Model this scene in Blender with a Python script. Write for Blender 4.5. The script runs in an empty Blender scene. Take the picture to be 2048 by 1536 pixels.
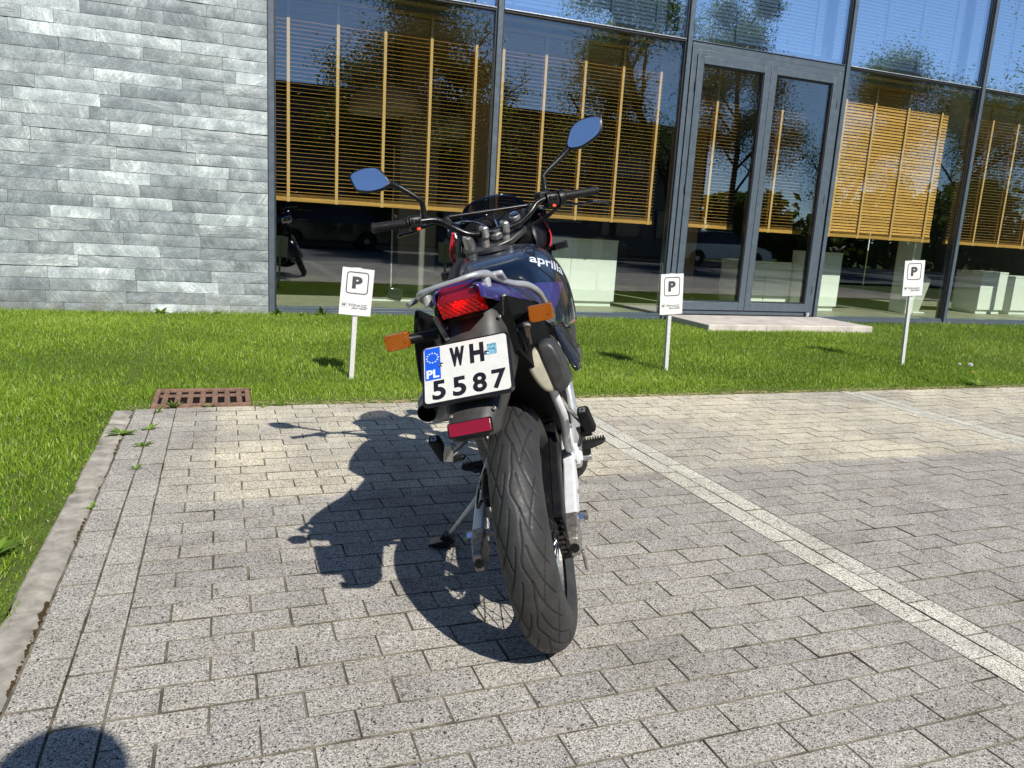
import bpy, bmesh, math, random
import numpy as np
from mathutils import Vector, Matrix, Quaternion
from mathutils.bvhtree import BVHTree

random.seed(7)
RNG = np.random.default_rng(7)
scene = bpy.context.scene
COL = scene.collection

# ------------------------------------------------------------------ camera
cam_data = bpy.data.cameras.new("camera")
cam = bpy.data.objects.new("camera", cam_data)
COL.objects.link(cam)
scene.camera = cam
CAM_H = 1.06
YAW, PITCH, ROLL = math.radians(21.0064), math.radians(11.4542), math.radians(-3.3697)
cam_data.sensor_fit = 'HORIZONTAL'
cam_data.sensor_width = 36.0
cam_data.lens = 1532.716 / 2048 * 36.0
cam_data.clip_start = 0.02
cam_data.clip_end = 2000.0
_f = Vector((math.sin(YAW) * math.cos(PITCH), math.cos(YAW) * math.cos(PITCH), -math.sin(PITCH)))
_r = Vector((math.cos(YAW), -math.sin(YAW), 0))
_d = _f.cross(_r)
_r2 = _r * math.cos(ROLL) + _d * math.sin(ROLL)
_d2 = _d * math.cos(ROLL) - _r * math.sin(ROLL)
_m = Matrix((_r2, -_d2, -_f)).transposed().to_4x4()
_m.translation = (0, 0, CAM_H)
cam.matrix_world = _m

# ------------------------------------------------------------------ sky, sun, exposure
SUN_TO = Vector((0.175, -1.03, 1.0)).normalized()        # towards the sun
SUN_EL = math.asin(SUN_TO.z)
SUN_AZ = math.atan2(SUN_TO.x, SUN_TO.y)
world = bpy.data.worlds.new("World")
scene.world = world
world.use_nodes = True
wn = world.node_tree
wn.nodes.clear()
sky = wn.nodes.new('ShaderNodeTexSky')
sky.sky_type = 'NISHITA'
sky.sun_disc = False
sky.sun_elevation = SUN_EL
sky.sun_rotation = SUN_AZ
sky.altitude = 2500
sky.air_density = 1.0
sky.dust_density = 0.0
sky.ozone_density = 5.0
bg = wn.nodes.new('ShaderNodeBackground')
bg.inputs['Strength'].default_value = 0.105
wo = wn.nodes.new('ShaderNodeOutputWorld')
wn.links.new(sky.outputs[0], bg.inputs['Color'])
wn.links.new(bg.outputs[0], wo.inputs['Surface'])
sun_data = bpy.data.lights.new("sun", 'SUN')
sun_data.energy = 5.0
sun_data.angle = math.radians(0.53)
sun_data.color = (1.0, 0.955, 0.88)
sun = bpy.data.objects.new("sun", sun_data)
COL.objects.link(sun)
sun.rotation_euler = SUN_TO.to_track_quat('Z', 'Y').to_euler()
sun.location = SUN_TO * 60

scene.view_settings.view_transform = 'Standard'
scene.view_settings.look = 'None'
scene.view_settings.exposure = 0.32
scene.view_settings.gamma = 1.0
scene.view_settings.use_curve_mapping = False
scene.render.engine = 'CYCLES'
scene.cycles.use_denoising = True
scene.cycles.caustics_reflective = False
scene.cycles.caustics_refractive = False
scene.cycles.max_bounces = 6
scene.cycles.diffuse_bounces = 3
scene.cycles.glossy_bounces = 4
scene.cycles.transmission_bounces = 4
scene.cycles.transparent_max_bounces = 14
scene.cycles.sample_clamp_indirect = 8.0

# ------------------------------------------------------------------ materials
MATS = {}
class N:
    """small node-graph helper"""
    def __init__(self, name):
        self.m = bpy.data.materials.new(name)
        self.m.use_nodes = True
        self.t = self.m.node_tree
        self.t.nodes.clear()
        self.out = self.t.nodes.new('ShaderNodeOutputMaterial')
        MATS[name] = self.m
    def n(self, typ, ins=None, **kw):
        nd = self.t.nodes.new(typ)
        for k, v in kw.items():
            setattr(nd, k, v)
        for k, v in (ins or {}).items():
            if isinstance(v, tuple) and len(v) == 2 and hasattr(v[0], 'outputs'):
                self.t.links.new(v[0].outputs[v[1]], nd.inputs[k])
            elif hasattr(v, 'outputs'):
                self.t.links.new(v.outputs[0], nd.inputs[k])
            else:
                nd.inputs[k].default_value = v
        return nd
    def ramp(self, fac, stops, interp='LINEAR'):
        nd = self.n('ShaderNodeValToRGB', {0: fac})
        cr = nd.color_ramp
        cr.interpolation = interp
        while len(cr.elements) < len(stops):
            cr.elements.new(0.5)
        for e, (p, c) in zip(cr.elements, stops):
            e.position = p
            e.color = (c, c, c, 1) if not isinstance(c, (tuple, list)) else (*c[:3], 1)
        return nd
    def mix(self, fac, a, b, mode='MIX'):
        nd = self.t.nodes.new('ShaderNodeMix')
        nd.data_type = 'RGBA'
        nd.blend_type = mode
        for idx, v in ((0, fac), (6, a), (7, b)):
            if isinstance(v, tuple) and len(v) == 2 and hasattr(v[0], 'outputs'):
                self.t.links.new(v[0].outputs[v[1]], nd.inputs[idx])
            elif hasattr(v, 'outputs'):
                o = v.outputs[2] if v.bl_idname == 'ShaderNodeMix' else v.outputs[0]
                self.t.links.new(o, nd.inputs[idx])
            else:
                if isinstance(v, tuple) and len(v) == 3:
                    v = (*v, 1)
                nd.inputs[idx].default_value = v
        return nd
    def col(self, nd):
        return nd.outputs[2] if nd.bl_idname == 'ShaderNodeMix' else nd.outputs[0]
    def math(self, op, a, b=0.0, c=0.0, clamp=False):
        nd = self.t.nodes.new('ShaderNodeMath')
        nd.operation = op
        nd.use_clamp = clamp
        for i, v in enumerate((a, b, c)):
            if isinstance(v, tuple):
                self.t.links.new(v[0].outputs[v[1]], nd.inputs[i])
            elif hasattr(v, 'outputs'):
                self.t.links.new(v.outputs[0], nd.inputs[i])
            else:
                nd.inputs[i].default_value = v
        return nd
    def principled(self, base, rough=0.5, metal=0.0, spec=0.5, coat=0.0, coat_rough=0.05, normal=None, **kw):
        p = self.t.nodes.new('ShaderNodeBsdfPrincipled')
        def put(k, v):
            if hasattr(v, 'outputs'):
                self.t.links.new(self.col(v), p.inputs[k])
            elif v is not None:
                if k == 'Base Color' and len(v) == 3:
                    v = (*v, 1)
                p.inputs[k].default_value = v
        put('Base Color', base); put('Roughness', rough); put('Metallic', metal)
        put('Specular IOR Level', spec); put('Coat Weight', coat); put('Coat Roughness', coat_rough)
        if normal is not None:
            self.t.links.new(normal.outputs[0], p.inputs['Normal'])
        for k, v in kw.items():
            put(k.replace('_', ' '), v)
        return p
    def done(self, sh):
        self.t.links.new(sh.outputs[0], self.out.inputs['Surface'])
        return self.m

def simple(name, base, rough=0.5, metal=0.0, spec=0.5, coat=0.0, nscale=40.0, namt=0.15, bump=0.0, bscale=200.0, rvar=0.08, detail=4.0, coat_rough=0.05):
    """base colour with uneven tone, uneven gloss and fine relief"""
    b = N(name)
    tc = b.n('ShaderNodeTexCoord')
    nz = b.n('ShaderNodeTexNoise', {'Vector': (tc, 3), 'Scale': nscale, 'Detail': detail, 'Roughness': 0.6})
    lo = tuple(max(0, c * (1 - namt)) for c in base)
    hi = tuple(min(1, c * (1 + namt)) for c in base)
    cr = b.ramp((nz, 0), [(0.3, lo), (0.7, hi)])
    rr = b.ramp((nz, 0), [(0.3, max(0, rough - rvar)), (0.7, min(1, rough + rvar))])
    nrm = None
    if bump > 0:
        nb = b.n('ShaderNodeTexNoise', {'Vector': (tc, 3), 'Scale': bscale, 'Detail': 3.0})
        nrm = b.n('ShaderNodeBump', {'Height': (nb, 0), 'Strength': bump, 'Distance': 0.002})
    return b.done(b.principled(cr, rr, metal, spec, coat, coat_rough, nrm))

def M(name):
    return MATS[name]

# ---- bike paints and plastics
simple('navy_paint', (0.004, 0.009, 0.022), 0.2, spec=0.35, coat=0.6, nscale=6, namt=0.1)
simple('purple_paint', (0.030, 0.021, 0.135), 0.25, coat=0.8, nscale=6, namt=0.1)
simple('red_decal', (0.62, 0.02, 0.035), 0.3, coat=0.6, namt=0.05)
simple('silver_paint', (0.50, 0.51, 0.52), 0.34, metal=0.55, nscale=30, namt=0.1, bump=0.05)
simple('white_silver', (0.72, 0.73, 0.74), 0.4, metal=0.08, nscale=30, namt=0.10, bump=0.05)
simple('alu', (0.42, 0.42, 0.41), 0.42, metal=0.85, nscale=60, namt=0.25, bump=0.15)
simple('cast_alu', (0.26, 0.25, 0.235), 0.5, metal=0.6, nscale=90, namt=0.35, bump=0.3)
simple('chrome', (0.75, 0.75, 0.76), 0.12, metal=1.0, namt=0.03)
simple('black_plastic', (0.0075, 0.0075, 0.0085), 0.40, spec=0.28, nscale=30, namt=0.3, bump=0.12, bscale=600)
simple('black_gloss', (0.010, 0.010, 0.013), 0.18, coat=0.5, nscale=20, namt=0.2)
simple('black_metal', (0.006, 0.006, 0.007), 0.28, metal=0.0, spec=0.4, nscale=40, namt=0.3)
simple('black_dull', (0.004, 0.004, 0.004), 0.7, spec=0.12, nscale=40, namt=0.4, bump=0.2)
simple('grey_plastic', (0.038, 0.036, 0.034), 0.42, spec=0.4, nscale=22, namt=0.3, bump=0.15, bscale=500)
simple('rubber', (0.0085, 0.0085, 0.0085), 0.55, spec=0.25, nscale=50, namt=0.3, bump=0.15)
simple('seat_vinyl', (0.008, 0.009, 0.013), 0.45, spec=0.35, nscale=20, namt=0.25, bump=0.25, bscale=700)
simple('steel_worn', (0.30, 0.28, 0.25), 0.45, metal=0.7, nscale=80, namt=0.5, bump=0.2)
simple('chain_metal', (0.07, 0.062, 0.055), 0.4, metal=0.7, nscale=120, namt=0.5)
simple('silencer_grey', (0.05, 0.05, 0.05), 0.4, metal=0.3, nscale=30, namt=0.25, bump=0.1)
simple('silencer_cream', (0.46, 0.43, 0.33), 0.4, nscale=25, namt=0.18)
simple('deep_black', (0.006, 0.006, 0.006), 0.9)
simple('plate_white', (0.58, 0.58, 0.54), 0.35, nscale=60, namt=0.06)
simple('plate_black', (0.010, 0.010, 0.012), 0.35)
simple('plate_blue', (0.010, 0.085, 0.55), 0.35, namt=0.05)
simple('star_white', (0.75, 0.78, 0.70), 0.4)
simple('sticker_holo', (0.22, 0.45, 0.60), 0.2, metal=0.3, nscale=260, namt=0.8)
simple('decal_white', (0.62, 0.66, 0.72), 0.35, coat=0.5, namt=0.05)
simple('switch_red', (0.75, 0.055, 0.02), 0.4)
simple('gauge_face', (0.012, 0.014, 0.022), 0.3)
simple('gauge_mark', (0.75, 0.75, 0.75), 0.5)

def tyre_mat(name):
    b = N(name)
    tc = b.n('ShaderNodeTexCoord')
    nz = b.n('ShaderNodeTexNoise', {'Vector': (tc, 3), 'Scale': 14.0, 'Detail': 6.0, 'Roughness': 0.65})
    nz2 = b.n('ShaderNodeTexNoise', {'Vector': (tc, 3), 'Scale': 160.0, 'Detail': 2.0})
    at = b.n('ShaderNodeAttribute', attribute_name='groove')
    c = b.ramp((nz, 0), [(0.28, (0.020, 0.020, 0.020)), (0.52, (0.031, 0.031, 0.0308)), (0.70, (0.044, 0.0425, 0.040)), (0.84, (0.085, 0.077, 0.066))])
    c2 = b.mix((at, 2), c, (0.004, 0.004, 0.004))  # shade inside the tread grooves put into the colour
    r = b.ramp((nz2, 0), [(0.3, 0.48), (0.7, 0.66)])
    bp = b.n('ShaderNodeBump', {'Height': (nz2, 0), 'Strength': 0.2, 'Distance': 0.001})
    b.done(b.principled(c2, r, 0, 0.45, normal=bp))
tyre_mat('tyre_rubber')

def lens_mat(name, colr, grid, amount):
    """moulded coloured lens: partly lets light through, fine prism grid in the relief, its recesses darkened in the colour"""
    b = N(name)
    tc = b.n('ShaderNodeTexCoord')
    sx = b.n('ShaderNodeSeparateXYZ', {0: (tc, 3)})
    a = b.math('SINE', b.math('MULTIPLY', (sx, 0), grid))
    c = b.math('SINE', b.math('MULTIPLY', (sx, 2), grid))
    h = b.math('MULTIPLY', a, c)
    bp = b.n('ShaderNodeBump', {'Height': h, 'Strength': 0.8, 'Distance': 0.002})
    tint = b.ramp(b.math('MULTIPLY_ADD', h, 0.5, 0.5), [(0.25, tuple(k * 0.68 for k in colr)), (0.7, colr)])  # shading of the prism grid put into the colour, recesses darker
    gl = b.n('ShaderNodeBsdfGlossy', {'Roughness': 0.12, 'Normal': bp})
    tr = b.n('ShaderNodeBsdfTranslucent', {'Color': (tint, 0), 'Normal': bp})
    df = b.n('ShaderNodeBsdfDiffuse', {'Color': (tint, 0), 'Normal': bp})
    tp = b.n('ShaderNodeBsdfTransparent', {'Color': (*[min(1, k * 1.15) for k in colr], 1)})
    m1 = b.n('ShaderNodeMixShader', {0: 0.45, 1: df, 2: tr})
    m2 = b.n('ShaderNodeMixShader', {0: amount, 1: m1, 2: tp})
    fr = b.n('ShaderNodeFresnel', {'IOR': 1.45, 'Normal': bp})
    m3 = b.n('ShaderNodeMixShader', {0: fr, 1: m2, 2: gl})
    b.done(m3)
lens_mat('lens_red', (0.85, 0.008, 0.018), 1900.0, 0.5)
lens_mat('lens_red_smooth', (0.80, 0.012, 0.014), 500.0, 0.55)
lens_mat('lens_amber', (1.0, 0.30, 0.012), 1100.0, 0.35)
simple('reflector_red', (0.20, 0.002, 0.012), 0.2, coat=0.6, nscale=900, namt=0.45)
simple('lamp_bowl', (0.82, 0.80, 0.76), 0.25, metal=0.6, nscale=60, namt=0.05)
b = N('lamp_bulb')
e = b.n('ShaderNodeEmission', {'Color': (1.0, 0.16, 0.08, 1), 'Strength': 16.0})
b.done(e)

b = N('mirror_glass')
b.done(b.principled((0.86, 0.88, 0.92), 0.015, 1.0))
b = N('smoked_screen')
tp = b.n('ShaderNodeBsdfTransparent', {'Color': (0.30, 0.27, 0.22, 1)})
gl = b.n('ShaderNodeBsdfGlossy', {'Roughness': 0.04})
fr = b.n('ShaderNodeFresnel', {'IOR': 1.35})
b.done(b.n('ShaderNodeMixShader', {0: fr, 1: tp, 2: gl}))

# ---- paving
def paver_mat(name, light, dark, zone):
    """washed-aggregate concrete: loose mix of cream, grey, brown and black grains; each block has its own tone;
    'zone' adds the cleaner, paler blocks at the head of the bays"""
    b = N(name)
    geo = b.n('ShaderNodeNewGeometry')
    oi = b.n('ShaderNodeObjectInfo')
    at = b.n('ShaderNodeAttribute', attribute_name='rnd')
    rnd = b.math('FRACT', b.math('ADD', (oi, 5), (at, 2)))
    vo = b.n('ShaderNodeTexVoronoi', {'Vector': (geo, 0), 'Scale': 400.0, 'Randomness': 1.0})
    vg = b.n('ShaderNodeSeparateColor', {0: (vo, 1)})
    big = b.n('ShaderNodeTexVoronoi', {'Vector': (geo, 0), 'Scale': 230.0, 'Randomness': 1.0})
    bgc = b.n('ShaderNodeSeparateColor', {0: (big, 1)})
    nz = b.n('ShaderNodeTexNoise', {'Vector': (geo, 0), 'Scale': 7.0, 'Detail': 5.0, 'Roughness': 0.6})
    nl = b.n('ShaderNodeTexNoise', {'Vector': (geo, 0), 'Scale': 1.1, 'Detail': 3.0})
    g1 = b.ramp((vg, 0), [(0.0, (0.06, 0.058, 0.06)), (0.10, (0.14, 0.135, 0.13)), (0.26, dark), (0.55, light), (0.85, tuple(min(1, c * 1.35) for c in light)), (1.0, tuple(min(1, c * 1.8) for c in light))])
    spots = b.ramp((bgc, 1), [(0.0, 1.0), (0.035, 1.0), (0.045, 0.0)])
    g2 = b.mix(spots, g1, (0.05, 0.047, 0.045))
    tone = b.ramp(rnd, [(0.0, (0.89, 0.88, 0.89)), (0.5, (0.98, 0.97, 0.96)), (1.0, (1.07, 1.06, 1.04))])
    g3 = b.mix(1.0, g2, tone, 'MULTIPLY')
    nstain = b.n('ShaderNodeTexNoise', {'Vector': (geo, 0), 'Scale': 2.3, 'Detail': 7.0, 'Roughness': 0.62})
    dirt = b.mix(1.0, b.ramp((nz, 0), [(0.32, (0.86, 0.85, 0.82)), (0.6, (1.0, 1.0, 1.0))]), b.ramp((nstain, 0), [(0.34, (0.87, 0.86, 0.84)), (0.50, (1.0, 1.0, 1.0)), (0.68, (1.07, 1.06, 1.04))]), 'MULTIPLY')
    g4 = b.mix(1.0, g3, dirt, 'MULTIPLY')
    last = g4
    if zone:
        sp = b.n('ShaderNodeSeparateXYZ', {0: (geo, 0)})
        w = b.n('ShaderNodeTexNoise', {'Vector': (geo, 0), 'Scale': 9.0, 'Detail': 2.0})
        wy = b.math('ADD', (sp, 1), b.math('MULTIPLY', b.math('SUBTRACT', (w, 0), 0.5), 0.10))
        wx = b.math('ADD', (sp, 0), b.math('MULTIPLY', b.math('SUBTRACT', (w, 0), 0.5), 0.12))
        ya = b.n('ShaderNodeMapRange', {0: wy, 1: 2.88, 2: 2.93, 3: 0.0, 4: 1.0})
        xa = b.n('ShaderNodeMapRange', {0: wx, 1: -0.09, 2: 0.0, 3: 0.25, 4: 1.0})
        patch = b.ramp((nl, 0), [(0.38, 0.35), (0.58, 1.0)])
        z = b.math('MULTIPLY', b.math('MULTIPLY', ya, xa), patch)
        warm = b.mix(1.0, g4, (1.62, 1.57, 1.36), 'MULTIPLY')
        last = b.mix(z, g4, warm)
    bp = b.n('ShaderNodeBump', {'Height': (vo, 0), 'Strength': 0.4, 'Distance': 0.0012})
    b.done(b.principled(last, 0.82, 0, 0.25, normal=bp))
paver_mat('paver', (0.39, 0.372, 0.336), (0.23, 0.22, 0.203), True)
paver_mat('paver_border', (0.40, 0.385, 0.345), (0.24, 0.23, 0.215), False)
paver_mat('paver_stripe', (0.58, 0.565, 0.49), (0.42, 0.405, 0.35), False)

b = N('joint_sand')
geo = b.n('ShaderNodeNewGeometry')
n1 = b.n('ShaderNodeTexNoise', {'Vector': (geo, 0), 'Scale': 7.0, 'Detail': 5.0})
n2 = b.n('ShaderNodeTexNoise', {'Vector': (geo, 0), 'Scale': 300.0, 'Detail': 2.0})
c1 = b.ramp((n1, 0), [(0.30, (0.045, 0.040, 0.030)), (0.45, (0.13, 0.118, 0.088)), (0.55, (0.23, 0.21, 0.165)), (0.70, (0.10, 0.095, 0.055))])
c2 = b.mix(1.0, c1, b.ramp((n2, 0), [(0.3, 0.6), (0.7, 1.2)]), 'MULTIPLY')
b.done(b.principled(c2, 0.95, 0, 0.1))

simple('kerb_concrete', (0.32, 0.295, 0.255), 0.9, spec=0.2, nscale=14, namt=0.42, bump=0.5, bscale=160, detail=8)
simple('step_concrete', (0.50, 0.46, 0.41), 0.85, spec=0.2, nscale=5, namt=0.22, bump=0.3, bscale=120, detail=8)
simple('asphalt', (0.105, 0.108, 0.118), 0.85, spec=0.2, nscale=60, namt=0.35, bump=0.4, bscale=120, detail=6)
simple('moss_brown', (0.060, 0.042, 0.020), 0.95, spec=0.1, nscale=120, namt=0.6, bump=0.8, bscale=400)
simple('rust_iron', (0.20, 0.118, 0.080), 0.75, spec=0.3, nscale=35, namt=0.45, bump=0.5, bscale=220, detail=8)
simple('pit_dark', (0.008, 0.007, 0.006), 0.95, spec=0.1)
simple('straw', (0.34, 0.27, 0.15), 0.9, spec=0.1, nscale=80, namt=0.5)

# ---- grass and leaves
def leaf_mat(name, stops, trans=0.35, rough=0.5):
    b = N(name)
    at = b.n('ShaderNodeAttribute', attribute_name='rnd')
    c = b.ramp((at, 2), stops)
    p = b.principled(c, rough, 0, 0.3)
    t = b.n('ShaderNodeBsdfTranslucent', {'Color': (c, 0)})
    b.done(b.n('ShaderNodeMixShader', {0: trans, 1: p, 2: t}))
leaf_mat('grass_blade', [(0.0, (0.090, 0.175, 0.013)), (0.35, (0.190, 0.310, 0.024)), (0.60, (0.285, 0.420, 0.042)), (0.85, (0.40, 0.52, 0.090)), (0.93, (0.44, 0.52, 0.15)), (1.0, (0.55, 0.47, 0.24))], 0.35, 0.42)
leaf_mat('weed_leaf', [(0.0, (0.10, 0.19, 0.02)), (1.0, (0.24, 0.36, 0.05))], 0.35, 0.45)
leaf_mat('leaf_dark', [(0.0, (0.040, 0.075, 0.010)), (1.0, (0.12, 0.17, 0.025))], 0.5)
leaf_mat('leaf_fresh', [(0.0, (0.08, 0.13, 0.016)), (1.0, (0.20, 0.25, 0.04))], 0.5)
simple('bark', (0.075, 0.058, 0.044), 0.9, spec=0.15, nscale=12, namt=0.4, bump=0.8, bscale=60)
simple('petal_yellow', (0.75, 0.55, 0.02), 0.6)
simple('seed_white', (0.75, 0.75, 0.72), 0.8)

b = N('lawn_soil')
geo = b.n('ShaderNodeNewGeometry')
n1 = b.n('ShaderNodeTexNoise', {'Vector': (geo, 0), 'Scale': 5.0, 'Detail': 6.0})
n2 = b.n('ShaderNodeTexNoise', {'Vector': (geo, 0), 'Scale': 90.0, 'Detail': 3.0})
c1 = b.ramp((n1, 0), [(0.3, (0.07, 0.095, 0.022)), (0.7, (0.10, 0.14, 0.030))])
c2 = b.mix(1.0, c1, b.ramp((n2, 0), [(0.3, 0.6), (0.7, 1.3)]), 'MULTIPLY')
b.done(b.principled(c2, 0.95, 0, 0.1))
b = N('far_ground')
geo = b.n('ShaderNodeNewGeometry')
n1 = b.n('ShaderNodeTexNoise', {'Vector': (geo, 0), 'Scale': 0.4, 'Detail': 8.0})
b.done(b.principled(b.ramp((n1, 0), [(0.3, (0.050, 0.075, 0.018)), (0.7, (0.085, 0.115, 0.030))]), 0.95, 0, 0.1))

# ---- wall stone: split quartzite with slanting veins, each stone with its own grain and tone
b = N('wall_stone')
geo = b.n('ShaderNodeNewGeometry')
oi = b.n('ShaderNodeObjectInfo')
rv = b.n('ShaderNodeCombineXYZ', {0: b.math('MULTIPLY', (oi, 5), 37.0), 1: b.math('MULTIPLY', (oi, 5), 91.0), 2: b.math('MULTIPLY', (oi, 5), 53.0)})
pv = b.n('ShaderNodeVectorMath', {0: (geo, 0), 1: rv}, operation='ADD')
rot = b.n('ShaderNodeVectorRotate', {'Vector': pv, 'Axis': (0, 1, 0), 'Angle': b.math('MULTIPLY', b.math('SINE', b.math('MULTIPLY', (oi, 5), 91.0)), 1.35)}, rotation_type='AXIS_ANGLE')
mp = b.n('ShaderNodeMapping', {'Vector': rot, 'Scale': (2.6, 2.6, 9.0)})
n1 = b.n('ShaderNodeTexNoise', {'Vector': mp, 'Scale': 1.0, 'Detail': 4.0, 'Roughness': 0.55, 'Distortion': 0.9})
n2 = b.n('ShaderNodeTexNoise', {'Vector': pv, 'Scale': 75.0, 'Detail': 5.0, 'Roughness': 0.7})
n3 = b.n('ShaderNodeTexNoise', {'Vector': pv, 'Scale': 4.5, 'Detail': 6.0, 'Roughness': 0.65})
mp2 = b.n('ShaderNodeMapping', {'Vector': rot, 'Scale': (5.0, 5.0, 26.0)})
n4 = b.n('ShaderNodeTexNoise', {'Vector': mp2, 'Scale': 1.0, 'Detail': 6.0, 'Roughness': 0.6, 'Distortion': 0.5})
base = b.ramp((n3, 0), [(0.30, (0.15, 0.17, 0.18)), (0.44, (0.225, 0.252, 0.26)), (0.56, (0.29, 0.32, 0.325)), (0.70, (0.40, 0.43, 0.43))])
streak = b.mix(1.0, base, b.ramp((n4, 0), [(0.32, 0.88), (0.5, 1.0), (0.68, 1.13)]), 'MULTIPLY')
ridge = b.math('ABSOLUTE', b.math('SUBTRACT', (n1, 0), 0.5))
veinmask = b.ramp((n3, 0), [(0.47, 0.0), (0.66, 0.5)])
vein = b.math('MULTIPLY', b.ramp(ridge, [(0.0, 1.0), (0.014, 0.5), (0.032, 0.0)]), veinmask)
blot = b.mix(vein, streak, (0.78, 0.80, 0.79))
tone = b.ramp((oi, 5), [(0.0, (0.68, 0.70, 0.71)), (0.2, (0.90, 0.93, 0.94)), (0.45, (1.08, 1.10, 1.09)), (0.6, (0.96, 0.96, 0.95)), (0.8, (1.26, 1.28, 1.26)), (1.0, (1.70, 1.72, 1.69))])
c3 = b.mix(1.0, blot, tone, 'MULTIPLY')
grit = b.mix(1.0, c3, b.ramp((n2, 0), [(0.3, 0.68), (0.7, 1.30)]), 'MULTIPLY')
ochre = b.ramp((b.n('ShaderNodeTexNoise', {'Vector': pv, 'Scale': 1.7, 'Detail': 3.0}), 0), [(0.70, 0.0), (0.78, 0.55)])
splash = b.n('ShaderNodeMapRange', {0: (b.n('ShaderNodeSeparateXYZ', {0: (geo, 0)}), 2), 1: 0.02, 2: 0.30, 3: 0.55, 4: 0.0})
splash2 = b.math('MULTIPLY', splash, b.ramp((b.n('ShaderNodeTexNoise', {'Vector': (geo, 0), 'Scale': 6.0, 'Detail': 6.0}), 0), [(0.40, 0.0), (0.62, 1.0)]))
c4 = b.mix(splash2, b.mix(ochre, grit, (0.47, 0.38, 0.22)), (0.17, 0.15, 0.11))
hh = b.math('ADD', b.math('ADD', b.math('MULTIPLY', (n4, 0), 0.8), b.math('MULTIPLY', (n2, 0), 0.35)), b.math('MULTIPLY', (n3, 0), 0.8))
bp = b.n('ShaderNodeBump', {'Height': hh, 'Strength': 0.9, 'Distance': 0.010})
b.done(b.principled(c4, b.ramp((n2, 0), [(0.3, 0.36), (0.7, 0.62)]), 0.0, 0.6, normal=bp))
simple('wall_mortar', (0.24, 0.24, 0.23), 0.9, spec=0.1, bump=0.3)

# ---- facade
simple('frame_grey', (0.092, 0.117, 0.140), 0.38, metal=0.15, spec=0.5, nscale=12, namt=0.08)
simple('frame_dark', (0.020, 0.022, 0.026), 0.45)
simple('frame_bright', (0.62, 0.64, 0.65), 0.35, metal=0.6)
def pane_mat(name, refl, tint, waviness):
    """coated glazing: part mirror, part see-through, panes bowed a little so reflections ripple"""
    b = N(name)
    geo = b.n('ShaderNodeNewGeometry')
    nz = b.n('ShaderNodeTexNoise', {'Vector': (geo, 0), 'Scale': 1.1, 'Detail': 1.5})
    bp = b.n('ShaderNodeBump', {'Height': (nz, 0), 'Strength': waviness, 'Distance': 0.01})
    lw = b.n('ShaderNodeLayerWeight', {'Blend': 0.5})
    fac = b.math('ADD', b.math('MULTIPLY', b.math('POWER', (lw, 1), 5.0), 1.0 - refl), refl, clamp=True)
    tp = b.n('ShaderNodeBsdfTransparent', {'Color': (*tint, 1)})
    gl = b.n('ShaderNodeBsdfGlossy', {'Roughness': 0.0, 'Color': (0.93, 0.96, 1.0, 1), 'Normal': bp})
    b.done(b.n('ShaderNodeMixShader', {0: fac, 1: tp, 2: gl}))
pane_mat('glass_lower', 0.12, (0.95, 0.985, 0.945), 0.05)
pane_mat('glass_upper', 0.50, (0.95, 0.98, 1.0), 0.04)
def wood(name, base):
    b = N(name)
    tc = b.n('ShaderNodeTexCoord')
    oi = b.n('ShaderNodeObjectInfo')
    rv = b.n('ShaderNodeCombineXYZ', {0: b.math('MULTIPLY', (oi, 5), 31.0), 1: 0.0, 2: b.math('MULTIPLY', (oi, 5), 17.0)})
    pv = b.n('ShaderNodeVectorMath', {0: (tc, 3), 1: rv}, operation='ADD')
    mp = b.n('ShaderNodeMapping', {'Vector': pv, 'Scale': (3.0, 60.0, 60.0)})
    nz = b.n('ShaderNodeTexNoise', {'Vector': mp, 'Scale': 1.0, 'Detail': 4.0})
    c = b.ramp((nz, 0), [(0.3, tuple(k * 0.78 for k in base)), (0.7, tuple(k * 1.18 for k in base))])
    t = b.ramp((oi, 5), [(0, 0.88), (1, 1.1)])
    b.done(b.principled(b.mix(1.0, c, t, 'MULTIPLY'), 0.45, 0, 0.4))
wood('blind_wood', (0.63, 0.335, 0.085))
simple('blind_tape', (0.68, 0.42, 0.17), 0.8, nscale=80, namt=0.1)
simple('blind_pale', (0.50, 0.70, 0.94), 0.6, namt=0.04)
simple('cabinet_white', (0.86, 0.90, 0.85), 0.5, namt=0.04)
simple('room_floor', (0.36, 0.34, 0.27), 0.5, nscale=3, namt=0.1)
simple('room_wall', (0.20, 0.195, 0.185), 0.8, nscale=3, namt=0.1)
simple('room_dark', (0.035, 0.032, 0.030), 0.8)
simple('room_ceiling', (0.30, 0.30, 0.29), 0.8)
simple('pale_column', (0.46, 0.46, 0.42), 0.7)
simple('tan_panel', (0.30, 0.215, 0.12), 0.6)
simple('lampshade', (0.42, 0.42, 0.40), 0.6)
simple('pale_wood', (0.62, 0.44, 0.25), 0.5)

# ---- signs
simple('sign_white', (0.70, 0.70, 0.69), 0.4, nscale=9, namt=0.09, detail=8)
simple('sign_print', (0.055, 0.058, 0.062), 0.5)
simple('post_grey', (0.56, 0.56, 0.54), 0.55, nscale=40, namt=0.12, bump=0.1)

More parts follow.
